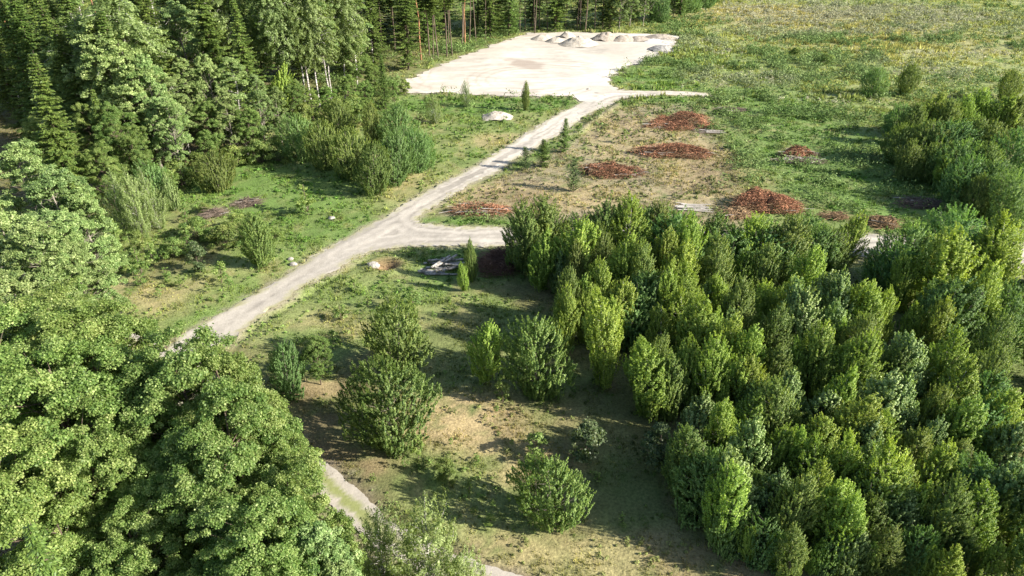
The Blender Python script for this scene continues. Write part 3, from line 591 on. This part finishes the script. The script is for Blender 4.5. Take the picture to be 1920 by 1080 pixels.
single('bush', 838, 900, 1.9, .7, 'pale low bush in the dry foreground grass')
single('sapling', 785, 862, 2.3, .8, 'thin sapling beside the big round tree')
single('sapling', 918, 985, 1.2, 1.2, 'tiny pale plant in the shade left of the lone bush')
single('sapling', 893, 866, .8, 1.6, 'tiny bright plant in the middle of the dry grass')
single('lime_birch', 872, 546, 3.3, .9, 'small lime sapling in front of the log pile')
single('green_birch', 886, 528, 5.0, .62, 'dark young tree between the logs and the brush heap')
single('sapling', 776, 582, 2.6, 1.5, 'leafy sapling below the log pile')
single('sapling', 640, 600, 1.8, 1.7, 'low bright plant on the verge of the road')
single('sapling', 665, 545, 1.4, 1.6, 'tiny plant between the road and the logs')
single('sapling', 930, 775, .7, 1.5, 'tiny lime plant under the small sapling')
single('thin_birch', 497, 836, 7.6, .85, 'thin-leaved olive birch at the right edge of the foreground wood')
single('thin_birch', 722, 1092, 7.2, .75, 'sparse olive birch beside the narrow track')
single('thin_birch', 815, 1165, 8.6, .95, 'pale leafy tree at the bottom edge beside the track')
single('thin_birch', 868, 1175, 7.0, .7, 'smaller pale tree at the bottom edge beside the bigger one')
single('sapling', 590, 905, 3.6, 1.3, 'bright sapling sticking out beside the narrow track')
# left meadow
single('hornbeam', 412, 358, 5.8, .95, 'round green tree standing in the left clearing')
single('sapling', 578, 402, 4.4, 1.2, 'pale leafy sapling on the green verge')
single('green_birch', 492, 500, 6.6, 1.1, 'dense willow-like tree beside the road in the left clearing')
single('bush', 425, 462, 2.6, 1.3, 'dark low bush left of the dense roadside tree')
single('bush', 375, 448, 2.6, 1.3, 'dark low bush at the left end of the clearing thicket')
single('young_oak', 376, 512, 3.6, .9, 'bluish young oak in the brown clearing litter')
single('sapling', 416, 530, 2.4, 1.4, 'bluish sapling right of the young oak')
single('sapling', 316, 525, 1.6, 1.1, 'thin lime sapling left of the young oak')
single('sapling', 268, 518, 3.6, 1.3, 'leafy sapling in the shade of the clearing')
single('young_oak', 204, 488, 4.0, .9, 'young oak at the left edge of the clearing')
single('bush', 268, 480, 3.0, .7, 'round bush behind the shaded saplings')
single('sapling', 265, 535, 1.2, 2.0, 'low green plant on the sunny strip')
single('thin_birch', 232, 432, 7.5, .8, 'thin grey-green tree, leftmost of three in the clearing')
single('thin_birch', 268, 440, 8.2, .75, 'thin grey-green tree, middle of three in the clearing')
single('thin_birch', 300, 428, 7.5, .7, 'thin grey-green tree, rightmost of three in the clearing')
# willow group along the lot side
for (bx, by, h, wd, kd, lab) in [(565,300,7.2,.78,'willow','leftmost tree of the big willow group'),(612,318,7.2,.8,'hornbeam','second tree of the big willow group'),(660,335,7.5,.8,'hornbeam','dark middle tree of the big willow group'),
  (705,362,7.2,.8,'hornbeam','front tree of the big willow group'),(742,340,7.4,.8,'willow','silvery front tree of the big willow group'),(778,320,6.6,.85,'willow','right tree of the big willow group'),
  (640,270,7.0,.8,'hornbeam','back left tree of the big willow group'),(700,280,7.6,.85,'green_birch','back middle tree of the big willow group'),(752,278,7.2,.85,'willow','back right tree of the big willow group'),
  (800,300,4.0,.8,'willow','lowest bush at the right end of the willow group')]:
    single(kd, bx, by, h, wd, lab, 'big willow group beside the road')
single('thin_birch', 816, 230, 5.5, .8, 'sparse olive birch right of the willow group')
single('thin_birch', 876, 200, 5.2, .6, 'thin pale sapling at the edge of the sand lot')
single('green_birch', 985, 208, 5.4, .65, 'small single tree on green grass before the sand lot')
single('young_spruce', 1057, 287, 5.4, .75, 'slim young spruce on the right verge of the road')
single('young_spruce', 1019, 313, 4.2, 1.15, 'plump young spruce beside the road')
single('young_pine', 985, 320, 3.6, 1.1, 'small pine left of the plump spruce')
single('young_pine', 1075, 358, 4.8, 1.0, 'bluish young pine left of the brush heap')
single('sapling', 1085, 252, 1.8, 1.5, 'low plant on the verge above the slim spruce')
single('sapling', 1172, 268, 2.4, 1.0, 'thin plant standing left of the brush heaps')
single('bush', 1780, 400, 2.2, .9, 'low bush beside the grey brush heap')
single('sapling', 1596, 205, 2.2, 1.4, 'leafy plant in the shade left of the field bushes')
single('bush', 1490, 108, 2.4, 1.2, 'low shrub in the far field, left of two', )
single('bush', 1545, 122, 2.6, 1.1, 'low shrub in the far field, right of two')

edge_trees([(q[0], q[1], q[2] if len(q) > 2 else 'sapling', q[3] if len(q) > 3 else 2.2) for q in [(185,520),(230,500,'bush',2.2),(245,560,'sapling',1.3),(290,500,'sapling',3),(300,560,'sapling',1.2),(330,480,'bush',2.4),(340,540,'sapling',1.6),(355,470,'sapling',3),(390,550,'sapling',1.3),(430,540,'sapling',2),(445,430,'bush',2),(470,460,'bush',2.4),(520,450,'bush',1.6),(540,470,'sapling',1.2),(350,420,'sapling',2.8),(385,400,'bush',1.5),(215,455,'bush',2.8),(175,470,'aspen',5),(330,395,'aspen',5),(255,590,'sapling',1.2)]],
    'sapling', 2, 'the scrub of the left clearing', 'scrub of the left clearing')
edge_trees([(605,560,'sapling',1.2),(690,575,'sapling',1.4),(735,560,'sapling',1.2),(560,650,'sapling',1.6),(625,655,'sapling',2.2),(815,600,'sapling',1.0),(845,838,'sapling',.9),(955,940,'sapling',.9),(880,925,'sapling',1.1),(760,880,'sapling',1.2),(700,905,'sapling',1.0),(1120,900,'sapling',1.0),(1165,975,'sapling',.9),(960,835,'sapling',.7),(520,640,'sapling',1.1)],
    'sapling', 1.2, 'the middle meadow below the logs', 'tiny plants of the middle meadow')
edge_trees([(1110,300,'sapling',1.0),(1145,370,'sapling',1.2),(1190,330,'sapling',1.1),(1040,385,'sapling',1.0),(1215,210,'sapling',1.2),(880,380,'sapling',1.2),(1190,255,'sapling',1.3),(1095,330,'sapling',.9)], 'sapling', 1.2, 'the cleared ground among the brush heaps', 'tiny plants of the cleared ground')
# foreground wood bottom left
FG = 'broad trees of the foreground wood'
row([(-10,585,'maple',15,1),(62,560,'maple',14,1),(130,600,'maple',14.5,1)], 'the back row of the foreground wood', FG)
row([(215,668,'maple',13,.9),(330,652,'maple',15,.9),(415,668,'maple',14,.75),(50,690,'maple',15,1)], 'the second row of the foreground wood', FG)
row([(120,800,'maple',13,.85),(385,770,'maple',14,.85),(470,790,'maple',12,.7),(300,830,'maple',11.5,.85),(-20,820,'maple',14,.9)], 'the third row of the foreground wood', FG)
row([(520,880,'maple',12,.75),(440,930,'maple',12.5,.85),(585,960,'poplar',11,.85),(230,960,'maple',10,.95),(100,960,'maple',10,.9)], 'the fourth row of the foreground wood', FG)
row([(630,1075,'poplar',9.5,.8),(500,1050,'maple',11,.9),(370,1090,'maple',10,.9),(150,1110,'maple',8.5,1.0)], 'the front row of the foreground wood', FG)
row([(12,985,'spruce',16,.62)], 'the bottom left corner, a light green spruce top', FG)
# left edge: tall silvery trees
LG = 'tall silvery trees at the left edge'
row([(15,262,'poplar',16,1),(75,305,'poplar',15,1),(120,350,'poplar',13,.9),(-20,360,'poplar',16,1)], 'the back silvery trees of the left edge', LG)
row([(25,420,'poplar',15,1),(95,395,'poplar',13,1),(130,445,'poplar',11,1),(10,490,'poplar',14,1),(70,500,'maple',11,.8)], 'the front silvery trees of the left edge', LG)
# forest proper
row([(40,95,'spruce',20,1.1),(155,190,'maple',11,.75),(205,195,'maple',12,.75),(110,235,'maple',11,.8),(235,235,'maple',10,.8),(165,165,'spruce',14,.8),(60,215,'maple',12,.8),(180,270,'maple',9,.8)], 'the sunlit forest edge above the silvery trees', 'trees of the sunlit forest edge')
def stand(items, where, group):
    for i, (bx, by, ay, kind, wd) in enumerate(sorted(items)):
        p = at(bx, by); q = at(bx, ay, 0.); b_ = (540-ay)/FPX; h = CAMZ+p[1]*(-sp+b_*cp)/(cp+b_*sp)
        plant(kind, p[0], p[1], h, wd*prng.uniform(.92, 1.08), f'{KW[kind]}, {ORD[i+1]} from left in {where}', group)
stand([(262,312,-8,'tall_birch',1.5),(238,300,40,'tall_birch',1.4),(285,318,12,'poplar',1.1),(305,322,55,'poplar',1.05),(325,335,100,'poplar',.75),(346,345,170,'poplar',.8),(290,340,190,'edge_aspen',1.3)], 'the leaning pale birches and poplars', 'pale birches and poplars at the forest edge')
stand([(385,300,108,'poplar',.8),(425,293,92,'poplar',.8),(465,290,100,'edge_aspen',1.3),(500,287,135,'poplar',.8),(530,275,160,'poplar',.8),(445,302,165,'poplar',.9),(365,312,140,'edge_aspen',1.3),(410,306,185,'maple',.8),(480,300,200,'maple',.8)], 'the grey aspen stand behind the left clearing', 'grey aspens behind the left clearing')
stand([(548,205,-60,'tall_birch',1.),(572,195,-50,'edge_aspen',1.2),(600,200,-70,'tall_birch',1.),(622,190,-40,'edge_aspen',1.2),(648,185,-50,'tall_birch',1.),(670,165,-20,'edge_aspen',1.2),(668,178,45,'maple',.8)], 'the white-trunked stand above the willows', 'white-trunked birches and aspens')
stand([(556,238,150,'maple',.9),(590,232,165,'maple',.9),(625,222,160,'maple',1.),(655,212,140,'maple',.9),(690,205,150,'maple',1.),(722,205,100,'spruce',.95),(740,195,150,'maple',.9),(575,245,195,'bush',.8),(760,178,150,'bush',.8),(700,190,120,'maple',.7),(520,262,180,'maple',.8),(535,235,120,'lime_birch',1.2),(635,240,185,'bush',.8),(672,232,180,'bush',.8)], 'the bright undergrowth below the white trunks', 'bright undergrowth trees')
stand([(340,350,300,'bush',.9),(372,330,285,'bush',1.),(440,313,275,'bush',1.),(398,322,250,'maple',.8),(490,305,262,'bush',1.),(528,302,258,'bush',1.),(318,372,320,'bush',.8),(300,385,300,'willow',.8)], 'the low edge of the left clearing', 'bushes along the left clearing')
edge_trees([(700,118,'edge_aspen'),(715,88),(742,92),(770,122),(790,112,'pine'),(805,104),(812,110),(822,112),(838,108),(848,104),(866,92),(880,80),(892,75),(910,72),(925,62),(938,55)], 'bare_spruce', 27, 'the forest edge left of the sand lot', 'forest edge left of the sand lot')
edge_trees([(957,58),(975,60),(985,57),(1002,60),(1012,56),(1027,58),(1047,56),(1060,54),(1088,57),(1097,60),(1115,58),(1130,52)], 'bare_spruce', 27, 'the dark forest edge behind the sand piles', 'dark forest edge behind the sand piles')
edge_trees([(1160,58,'poplar',15),(1180,52,'poplar',16),(1205,48,'poplar',15),(1235,40,'willow',9),(1262,32,'poplar',13),(1290,24,'willow',9),(1315,14,'willow',9),(1335,4,'willow',8),(1225,28,'poplar',17),(1265,10,'poplar',16)], 'poplar', 15, 'the rounded trees right of the dark forest', 'rounded trees right of the dark forest')
# deeper forest, row upon row
def deep(n, x0, x1, yfun, kinds, h, where, group, sp=1.6):
    for i in range(n):
        x = x0+(x1-x0)*(i+.5)/n+prng.uniform(-sp, sp); y = yfun(x)+prng.uniform(-2, 2); kd = kinds[prng.integers(len(kinds))]
        plant(kd, x, y, h*prng.uniform(.88, 1.12)*(1 if kd != 'maple' else .7), prng.uniform(.9, 1.15), f'{KW[kd]}, {ORD[i+1]} from left in {where}', group)
deep(12, -80, -40, lambda x: 112-(x+60)*.2, ['spruce', 'spruce', 'tall_birch', 'spruce', 'poplar'], 23, 'the first row inside the forest', 'spruces deep in the forest')
deep(14, -95, -32, lambda x: 124+(x+60)*.3, ['spruce', 'tall_birch', 'spruce', 'edge_aspen'], 25, 'the second row inside the forest', 'spruces deep in the forest')
deep(15, -100, -22, lambda x: 140+(x+60)*.45, ['spruce'], 26, 'the third row inside the forest', 'spruces deep in the forest')
deep(18, -110, -8, lambda x: 160+(x+60)*.5, ['spruce', 'bare_spruce', 'pine'], 26, 'the fourth row inside the forest', 'spruces deep in the forest')
deep(22, -120, 30, lambda x: 186+np.maximum(x+30, 0)*.35, ['spruce', 'bare_spruce', 'spruce'], 26, 'the fifth row inside the forest', 'spruces deep in the forest')
deep(24, -130, 55, lambda x: 206+np.maximum(x, 0)*.35, ['spruce'], 27, 'the rearmost forest row', 'spruces deep in the forest')
deep(7, -78, -50, lambda x: 96-(x+60)*.5, ['spruce'], 22, 'the near left corner of the forest', 'near left corner of the forest')
print('trees', round(time.time()-T0, 1), len(bpy.data.objects))

# ------------------------------------------------------------------ sand and gravel piles
def sand_mat(name, a, b_):
    m, nt, b = new_mat(name, .95, .1); L = nt.links.new; tc = N(nt, 'ShaderNodeTexCoord'); n = N(nt, 'ShaderNodeTexNoise'); n.inputs['Scale'].default_value = 1.6; n.inputs['Detail'].default_value = 7
    L(tc.outputs['Object'], n.inputs[0]); r = ramp(nt, [(.35, a), (.65, b_)]); L(n.outputs[0], r.inputs[0]); L(r.outputs[0], b.inputs['Base Color'])
    bp = N(nt, 'ShaderNodeBump'); bp.inputs['Strength'].default_value = .5; bp.inputs['Distance'].default_value = .2; n2 = N(nt, 'ShaderNodeTexNoise'); n2.inputs['Scale'].default_value = 4; n2.inputs['Detail'].default_value = 4
    L(tc.outputs['Object'], n2.inputs[0]); L(n2.outputs[0], bp.inputs['Height']); L(bp.outputs[0], b.inputs['Normal']); return m
SM = dict(sand=sand_mat('pile_sand', (.33,.285,.225), (.46,.41,.34)), grey=sand_mat('pile_gravel', (.20,.19,.17), (.36,.335,.30)), tan=sand_mat('pile_soil', (.25,.205,.16), (.38,.33,.27)), white=sand_mat('pile_chalk', (.5,.48,.45), (.7,.68,.65)))
def pile(px, py, wpx, hm, mat, label, seed, asp=.8, name='sand_pile', peaks=1):
    c = at(px, py); r = wpx/2/FPX*depth_at(c)*(1.22 if py < 100 else 1.05); hm *= .74; rg = np.random.default_rng(seed); nr, na = 16, 48
    V = [[0, 0, 0]]; rr = np.linspace(0, 1, nr+1)[1:]; a = np.linspace(0, 2*np.pi, na, endpoint=False)
    R1, A1 = np.meshgrid(rr, a, indexing='ij'); edge = 1+.22*(vnoise(np.cos(A1)*1.6+seed, np.sin(A1)*1.6, seed)-.5)*2
    X = np.cos(A1)*R1*r*edge; Y = np.sin(A1)*R1*r*edge*asp
    def hf(X, Y):
        hm_ = 1; q = np.hypot(X/r, Y/(r*asp)); h = np.minimum(np.clip(1-q, 0, 1)*1.25, .8+.1*np.clip(1-q,0,1))
        for k in range(1, peaks):
            ox, oy = rg2[k]; h = np.maximum(h, .8*np.clip(1-np.hypot(X/r-ox, Y/(r*asp)-oy)*1.6, 0, 1))
        return hm*.85*(h*(.78+.42*fbm(X*1.1+seed, Y*1.1, seed, 4)) + .12*(fbm(X*2.5, Y*2.5+seed, seed+3, 3)-.5)*np.clip(1.05-q, 0, 1))-.06*np.clip(q-.6,0,1)
    rg2 = rg.uniform(-.55, .55, (peaks+1, 2))
    Z = hf(X, Y); V = np.r_[[[0, 0, hf(np.array([0.]), np.array([0.]))[0]]], np.c_[X.ravel(), Y.ravel(), Z.ravel()]]
    F = []
    for i in range(nr-1):
        for j in range(na): F.append((1+i*na+j, 1+(i+1)*na+j, 1+(i+1)*na+(j+1) % na, 1+i*na+(j+1) % na))
    for j in range(0, na): F.append((0, 1+j, 1+(j+1) % na, 1+(j+1) % na))
    F = np.array(F); q4 = F[:-na]; t3 = F[-na:, :3]
    bm_faces = [tuple(f) for f in q4]+[tuple(f) for f in t3]
    me = bpy.data.meshes.new(name); me.from_pydata([tuple(v) for v in V], [], bm_faces); me.polygons.foreach_set('use_smooth', np.ones(len(bm_faces), bool)); me.materials.append(SM[mat]); me.update()
    o = link(name, me); o.location = (c[0], c[1], .08 if d_lot(c[0:1], c[1:2])[0] < 0 else gh(c[0], c[1])+.02); o.rotation_euler[2] = rg.uniform(-.3, .3)
    return tag(o, label, 'pile')
pile(933, 219, 58, 1.5, 'sand', 'small pale sand mound on the green grass beside the road', 1, 1.0)
pile(1018, 74, 40, 2.2, 'sand', 'leftmost bright sand pile on the back of the lot', 2)
pile(1042, 79, 34, 2.0, 'sand', 'small sand pile between the leftmost and the largest', 3)
pile(1064, 70, 28, 2.4, 'sand', 'sand pile half hidden behind the largest one', 4)
pile(1086, 84, 66, 3.2, 'sand', 'largest bright sand pile at the back of the lot', 5, .8, peaks=2)
pile(1136, 74, 50, 2.9, 'tan', 'pointed beige sand pile right of the largest one', 6)
pile(1170, 76, 44, 2.2, 'tan', 'beige ridged pile, left one of the two joined ridges', 7, .7, peaks=3)
pile(1198, 76, 44, 1.8, 'tan', 'beige ridged pile, right one of the two joined ridges', 8, .7, peaks=3)
pile(1238, 71, 50, 1.5, 'tan', 'brown soil heap at the far right of the lot', 9, .7, 'soil_heap', peaks=3)
pile(1226, 78, 34, 1.0, 'white', 'small white heap beside the brown soil heap', 10, .7, 'chalk_heap', peaks=2)
pile(1240, 94, 46, 1.9, 'grey', 'grey gravel pile at the right corner of the lot', 11, .9, 'gravel_pile')

# ------------------------------------------------------------------ brush heaps, poles and logs
def plain(name, c, rough=.9, var=.3):
    m, nt, b = new_mat(name, rough, .15); L = nt.links.new; a = N(nt, 'ShaderNodeAttribute', attribute_name='tint'); r = ramp(nt, [(0, tuple(v*(1-var) for v in c)), (1, tuple(v*(1+var) for v in c))])
    L(a.outputs['Fac'], r.inputs[0]); L(r.outputs[0], b.inputs['Base Color']); return m
M_RUST = plain('dead_rusty_leaves', (.31,.148,.085), var=.8); M_GREYB = plain('grey_dead_twigs', (.17,.13,.10), var=.4); M_TANB = plain('tan_dead_stalks', (.27,.18,.10), var=.4); M_DKB = plain('brown_dead_twigs', (.15,.085,.06), var=.4)
M_POLE = plain('pale_peeled_wood', (.45,.41,.36), var=.2); M_LOG = bark_mat('weathered_log', (.16,.145,.125), (.36,.34,.31)); M_CUT = plain('cut_log_end', (.62,.48,.30), var=.1)
def sticks(P, D, L, r):
    """flat-triangular prisms: P centre, D unit dir"""
    n = len(P); ref = np.tile([0, 0, 1.], (n, 1))+rng.normal(0, .2, (n, 3)); u = np.cross(D, ref); u /= np.linalg.norm(u, axis=1, keepdims=True); v = np.cross(D, u)
    A = P-D*L[:, None]/2; B = P+D*L[:, None]/2; ring = []
    for k in range(3):
        a = k*2.094; w_ = (u*math.cos(a)+v*math.sin(a))*r[:, None]; ring.append((A+w_, B+w_*.5))
    V = np.stack([ring[0][0], ring[1][0], ring[2][0], ring[0][1], ring[1][1], ring[2][1]], 1).reshape(-1, 3); o = (np.arange(n)*6)[:, None]
    F = np.concatenate([o+np.array([[0, 1, 4, 3]]), o+np.array([[1, 2, 5, 4]]), o+np.array([[2, 0, 3, 5]])]); return V, F
def brush(px, py, wpx, dm, hm, mat, label, seed, ang=.0, npole=0, litter=2600, twig=420, spread=.5):
    global rng; hm *= .8; rng = np.random.default_rng(seed); c = at(px, py); a = wpx/2/FPX*depth_at(c)*1.0
    e = bpy.data.objects.new('brush_heap', None); S.collection.objects.link(e); e.location = (c[0], c[1], gh(c[0], c[1])); e.rotation_euler[2] = ang; e.empty_display_size = .3
    def dome(n, f=1.):
        q = np.sqrt(rng.random(n)); t = rng.uniform(0, 6.28, n); lump = .45+1.1*vnoise(np.cos(t)*q*2.8+seed, np.sin(t)*q*2.8, seed)
        z = hm*np.sqrt(np.clip(1-q**2, 0, 1))*lump*f*rng.random(n)**.35; k = (.7+.6*vnoise(np.cos(t)*1.9+9, np.sin(t)*1.9+seed, seed+1))*(1+.08*rng.normal(0,1,n)); return np.c_[np.cos(t)*q*a*k, np.sin(t)*q*dm*k, z+.05], t, q
    n = int(twig*.8); P, t, q = dome(n); d = rng.normal(0, spread, n); D = np.c_[np.cos(d), np.sin(d), rng.normal(0, .12, n)]; D /= np.linalg.norm(D, axis=1, keepdims=True)
    V, F = sticks(P, D, rng.uniform(1.0, 3.6, n), rng.uniform(.012, .03, n)); tt = np.tile(rng.random(n), 3)
    link('branches', mesh_np('branches', V, F, M_GREYB if mat is M_GREYB else (M_DKB if mat is M_DKB else M_TANB), fattr=tt), e)
    n = int(litter*2.2); P, t, q = dome(n, 1.3); d = rng.normal(0, spread*1.4, n); D = np.c_[np.cos(d), np.sin(d), rng.normal(.1, .35, n)]; D /= np.linalg.norm(D, axis=1, keepdims=True)
    u = np.cross(D, rng.normal(0, 1, (n, 3))); u /= np.linalg.norm(u, axis=1, keepdims=True); L = rng.uniform(.12, .45, n)[:, None]; wv = rng.uniform(.012, .05, n)[:, None]
    V = np.stack([P-D*L/2, P+u*wv, P+D*L/2, P-u*wv], 1).reshape(-1, 3)
    link('dead_twigs', mesh_np('dead_twigs', V, np.arange(4*n).reshape(-1, 4), mat, fattr=np.clip(.42+1.5*(fbm(P[:, 0]*.5, P[:, 1]*1.5, seed, 4)-.5)+rng.normal(0, .25, n), 0, 1)), e)
    if npole:
        P, t, q = dome(npole, .9); P[:, 2] += .12; d = rng.normal(0, .16, npole); D = np.c_[np.cos(d), np.sin(d), rng.normal(0, .04, npole)]; D /= np.linalg.norm(D, axis=1, keepdims=True)
        V, F = sticks(P, D, rng.uniform(1.8, 3.8, npole), rng.uniform(.03, .06, npole)); link('pale_stems', mesh_np('pale_stems', V, F, M_POLE, fattr=np.tile(rng.random(npole), 3)), e)
    return tag(e, label, 'brush heap', 'heaps of cut brushwood')
brush(1275, 236, 118, 3.0, 1.9, M_RUST, 'tall domed rust-brown brush heap, farthest of the rusty ones', 301, .1, 14, 5200, 500)
brush(1268, 290, 136, 2.2, 1.25, M_RUST, 'long low rusty brush heap in the middle of the clearing', 302, -.1, 16, 4600, 500)
brush(1145, 326, 118, 2.0, 1.35, M_RUST, 'rusty brush heap with white poles beside the young pine', 303, -.06, 22, 3800, 400)
brush(905, 399, 104, 1.4, 1.1, M_RUST, 'low brown brush heap on the grassy tip by the road fork', 304, .03, 14, 1500, 420)
brush(1435, 388, 118, 2.7, 1.8, M_RUST, 'large rusty brush heap just behind the thicket', 305, -.12, 4, 5200, 400)
brush(1381, 404, 44, 1.4, .8, M_TANB, 'small tan brush heap left of the large rusty one', 306, .2, 3, 1300, 200)
brush(1497, 293, 62, 1.6, 1.3, M_RUST, 'rusty brush heap on grey sticks amid the green weeds', 307, -.05, 14, 2200, 300)
brush(1500, 303, 86, 1.3, .5, M_GREYB, 'flat bed of grey sticks under the weed-side rusty heap', 308, -.05, 26, 300, 300, .2)
brush(1655, 421, 56, 1.3, 1.0, M_TANB, 'tan stalk heap at the side road behind the thicket', 309, -.3, 2, 1500, 200)
brush(1568, 409, 34, 1.0, .6, M_TANB, 'smallest tan stalk heap behind the thicket', 310, -.2, 0, 800, 120)
brush(1735, 385, 84, 1.7, .8, M_GREYB, 'flat grey brush heap in the weeds on the right', 311, -.1, 4, 900, 500)
brush(1372, 206, 50, 1.5, .6, M_GREYB, 'small greyish brush heap at the top of the clearing', 312, 0, 3, 500, 250)
brush(1330, 247, 40, 1.2, .35, M_GREYB, 'bed of pale sticks at the right foot of the domed heap', 313, -.1, 14, 100, 120, .2)
brush(935, 500, 74, 2.3, 1.7, M_DKB, 'shaded brown brush heap beside the log pile', 314, -.6, 4, 1700, 700)
brush(466, 384, 30, 1.0, .7, M_GREYB, 'grey brush heap in the left clearing, farther of two', 315, .1, 2, 500, 260)
brush(404, 405, 26, .9, .7, M_GREYB, 'grey brush heap in the left clearing, nearer of two', 316, .4, 2, 400, 220)
# white poles laid side by side
c = at(1300, 391); rng = np.random.default_rng(400)
for i in range(16):
    L = rng.uniform(3.0, 4.4); zz = np.linspace(-L/2, L/2, 5); V, F = tube(np.c_[zz, .03*np.sin(zz), zz*0], np.linspace(.075, .04, 5), 6)
    o = link('pole', mesh_np('pole', V, F, M_POLE, fattr=np.full(len(F), rng.random()), smooth=True)); o.location = (c[0]+rng.normal(0, .35), c[1]-1.0+.14*i, gh(c[0], c[1])+.12+(i % 3 == 1)*.11); o.rotation_euler = (0, rng.normal(0, .015), rng.normal(-.12, .07))
    tag(o, 'white peeled pole in the stack of poles behind the thicket', 'pole', 'stack of white peeled poles')
# logs: centre px, length m, angle, radius, level
LOGS = [(800,508,2.2,-.22,.20,0,'leftmost thick log of the front edge'),(818,500,2.6,-.15,.17,0,'log just behind the leftmost thick one'),(812,490,2.4,.1,.16,0,'upper left log of the pile'),(803,504,2.0,-.2,.15,0,'log leaning at the left front corner'),
 (806,508,1.7,-.18,.16,0,'short log below the leftmost one'),(827,507,.9,0,.14,0,'short stub lying in front of the pile'),(828,511,4.2,-.02,.13,0,'long single log lying in front of the pile'),
 (838,493,2.8,.12,.17,1,'middle log across the pile'),(846,498,2.6,.3,.19,0,'thick right front log'),(852,489,2.8,.05,.17,0,'right rear log of the pile'),(826,488,3.4,.95,.16,2,'long slanting log on top of the pile'),
 (836,486,3.6,.78,.15,2,'second slanting log on top of the pile'),(844,500,2.2,.5,.17,1,'tilted log at the right front'),(822,484,2.0,.0,.15,0,'rear log of the pile'),(856,484,2.4,.1,.16,1,'log at the upper right of the pile'),
 (832,502,2.4,.2,.16,0,'front centre log of the pile'),(850,493,2.0,-.1,.15,2,'small grey log on the right top'),(811,485,1.2,.2,.16,1,'short log at the upper left end'),(838,480,1.8,-.3,.13,0,'thin log at the back of the pile')]
for i, (px, py, L, ang, r, lv, lab) in enumerate(LOGS):
    L *= .88; r *= .8
    p = at(px, py, .2+.3*lv); rng = np.random.default_rng(500+i); e = bpy.data.objects.new('log', None); S.collection.objects.link(e); e.empty_display_size = .2
    e.location = (p[0], p[1], gh(p[0], p[1])+r*.9+lv*.33); e.rotation_euler = (0, rng.normal(0, .04)+(-.07 if lv == 2 else 0), ang)
    zz = np.linspace(-L/2, L/2, 8); V, F = tube(np.c_[zz, .04*np.sin(zz*1.3+i), .03*np.cos(zz*1.1)], r*(1+rng.normal(0, .04, 8)), 10); link('bark', mesh_np('log_bark', V, F, M_LOG, smooth=True), e)
    for sgn, off_ in ((-1, 0), (1, 70)):
        ring = V[off_:off_+10]*np.array([1., .97, .97]); ring = ring+np.array([sgn*.004, 0, 0]); me = bpy.data.meshes.new('cut_end'); me.from_pydata([tuple(v) for v in ring], [], [tuple(range(10)) if sgn > 0 else tuple(range(9, -1, -1))]); me.materials.append(M_CUT); link('cut_end', me, e)
    tag(e, 'weathered grey '+lab, 'log', 'pile of weathered logs')
rng = np.random.default_rng(777); x, y = scatter(60000, -20, 60, 75, 135); k = (sdf(P_CLR, x, y) < .5) & (rng.random(len(x)) < .05+.5*sstep(.5, .7, fbm(x*.3, y*.3, 779, 3))) & (d_main(x, y) > .4); x, y = x[k][:4200], y[k][:4200]; n = len(x)
t = rng.uniform(0, 6.28, n); V, F = sticks(np.c_[x, y, ground_h(x, y)+.05], np.c_[np.cos(t), np.sin(t), rng.normal(0, .08, n)], rng.uniform(.2, .9, n)*rng.uniform(.5, 1.5, n), rng.uniform(.012, .03, n))
tag(link('twig_litter', mesh_np('twig_litter', V, F, M_GREYB, fattr=np.tile(rng.random(n)**.6, 3))), 'cut twigs littering the cleared brown ground between the brush heaps', 'twig litter', kind='stuff')
# pale stone beside the pit, and a few field stones on the verge
M_STONE = sand_mat('field_stone', (.22,.20,.17), (.38,.35,.30))
def stone(px, py, s, label, seed):
    c = at(px, py); me = bpy.data.meshes.new('stone'); import bmesh; bm = bmesh.new(); bmesh.ops.create_icosphere(bm, subdivisions=3, radius=1)
    for v in bm.verts:
        n = float(fbm(np.array([v.co.x*1.3+seed]), np.array([v.co.y*1.3+v.co.z*1.7]), seed, 3)[0]); v.co *= .75+.5*n; v.co.z *= .6
    bm.to_mesh(me); bm.free(); me.materials.append(M_STONE); o = link('stone', me); o.location = (c[0], c[1], gh(c[0], c[1])+s*.2); o.scale = (s, s*.8, s); tag(o, label, 'stone')
stone(700, 500, .75, 'pale boulder at the edge of the dug pit', 1)
stone(545, 487, .35, 'pale stone on the left road verge, farther of two', 2)
stone(550, 497, .45, 'pale stone on the left road verge, nearer of two', 3)
stone(1103, 168, .4, 'small stone at the mouth of the sand lot', 4)
stone(622, 411, .5, 'flat pale stone on the green verge left of the road', 5)
print('all', round(time.time()-T0, 1), len(bpy.data.objects))
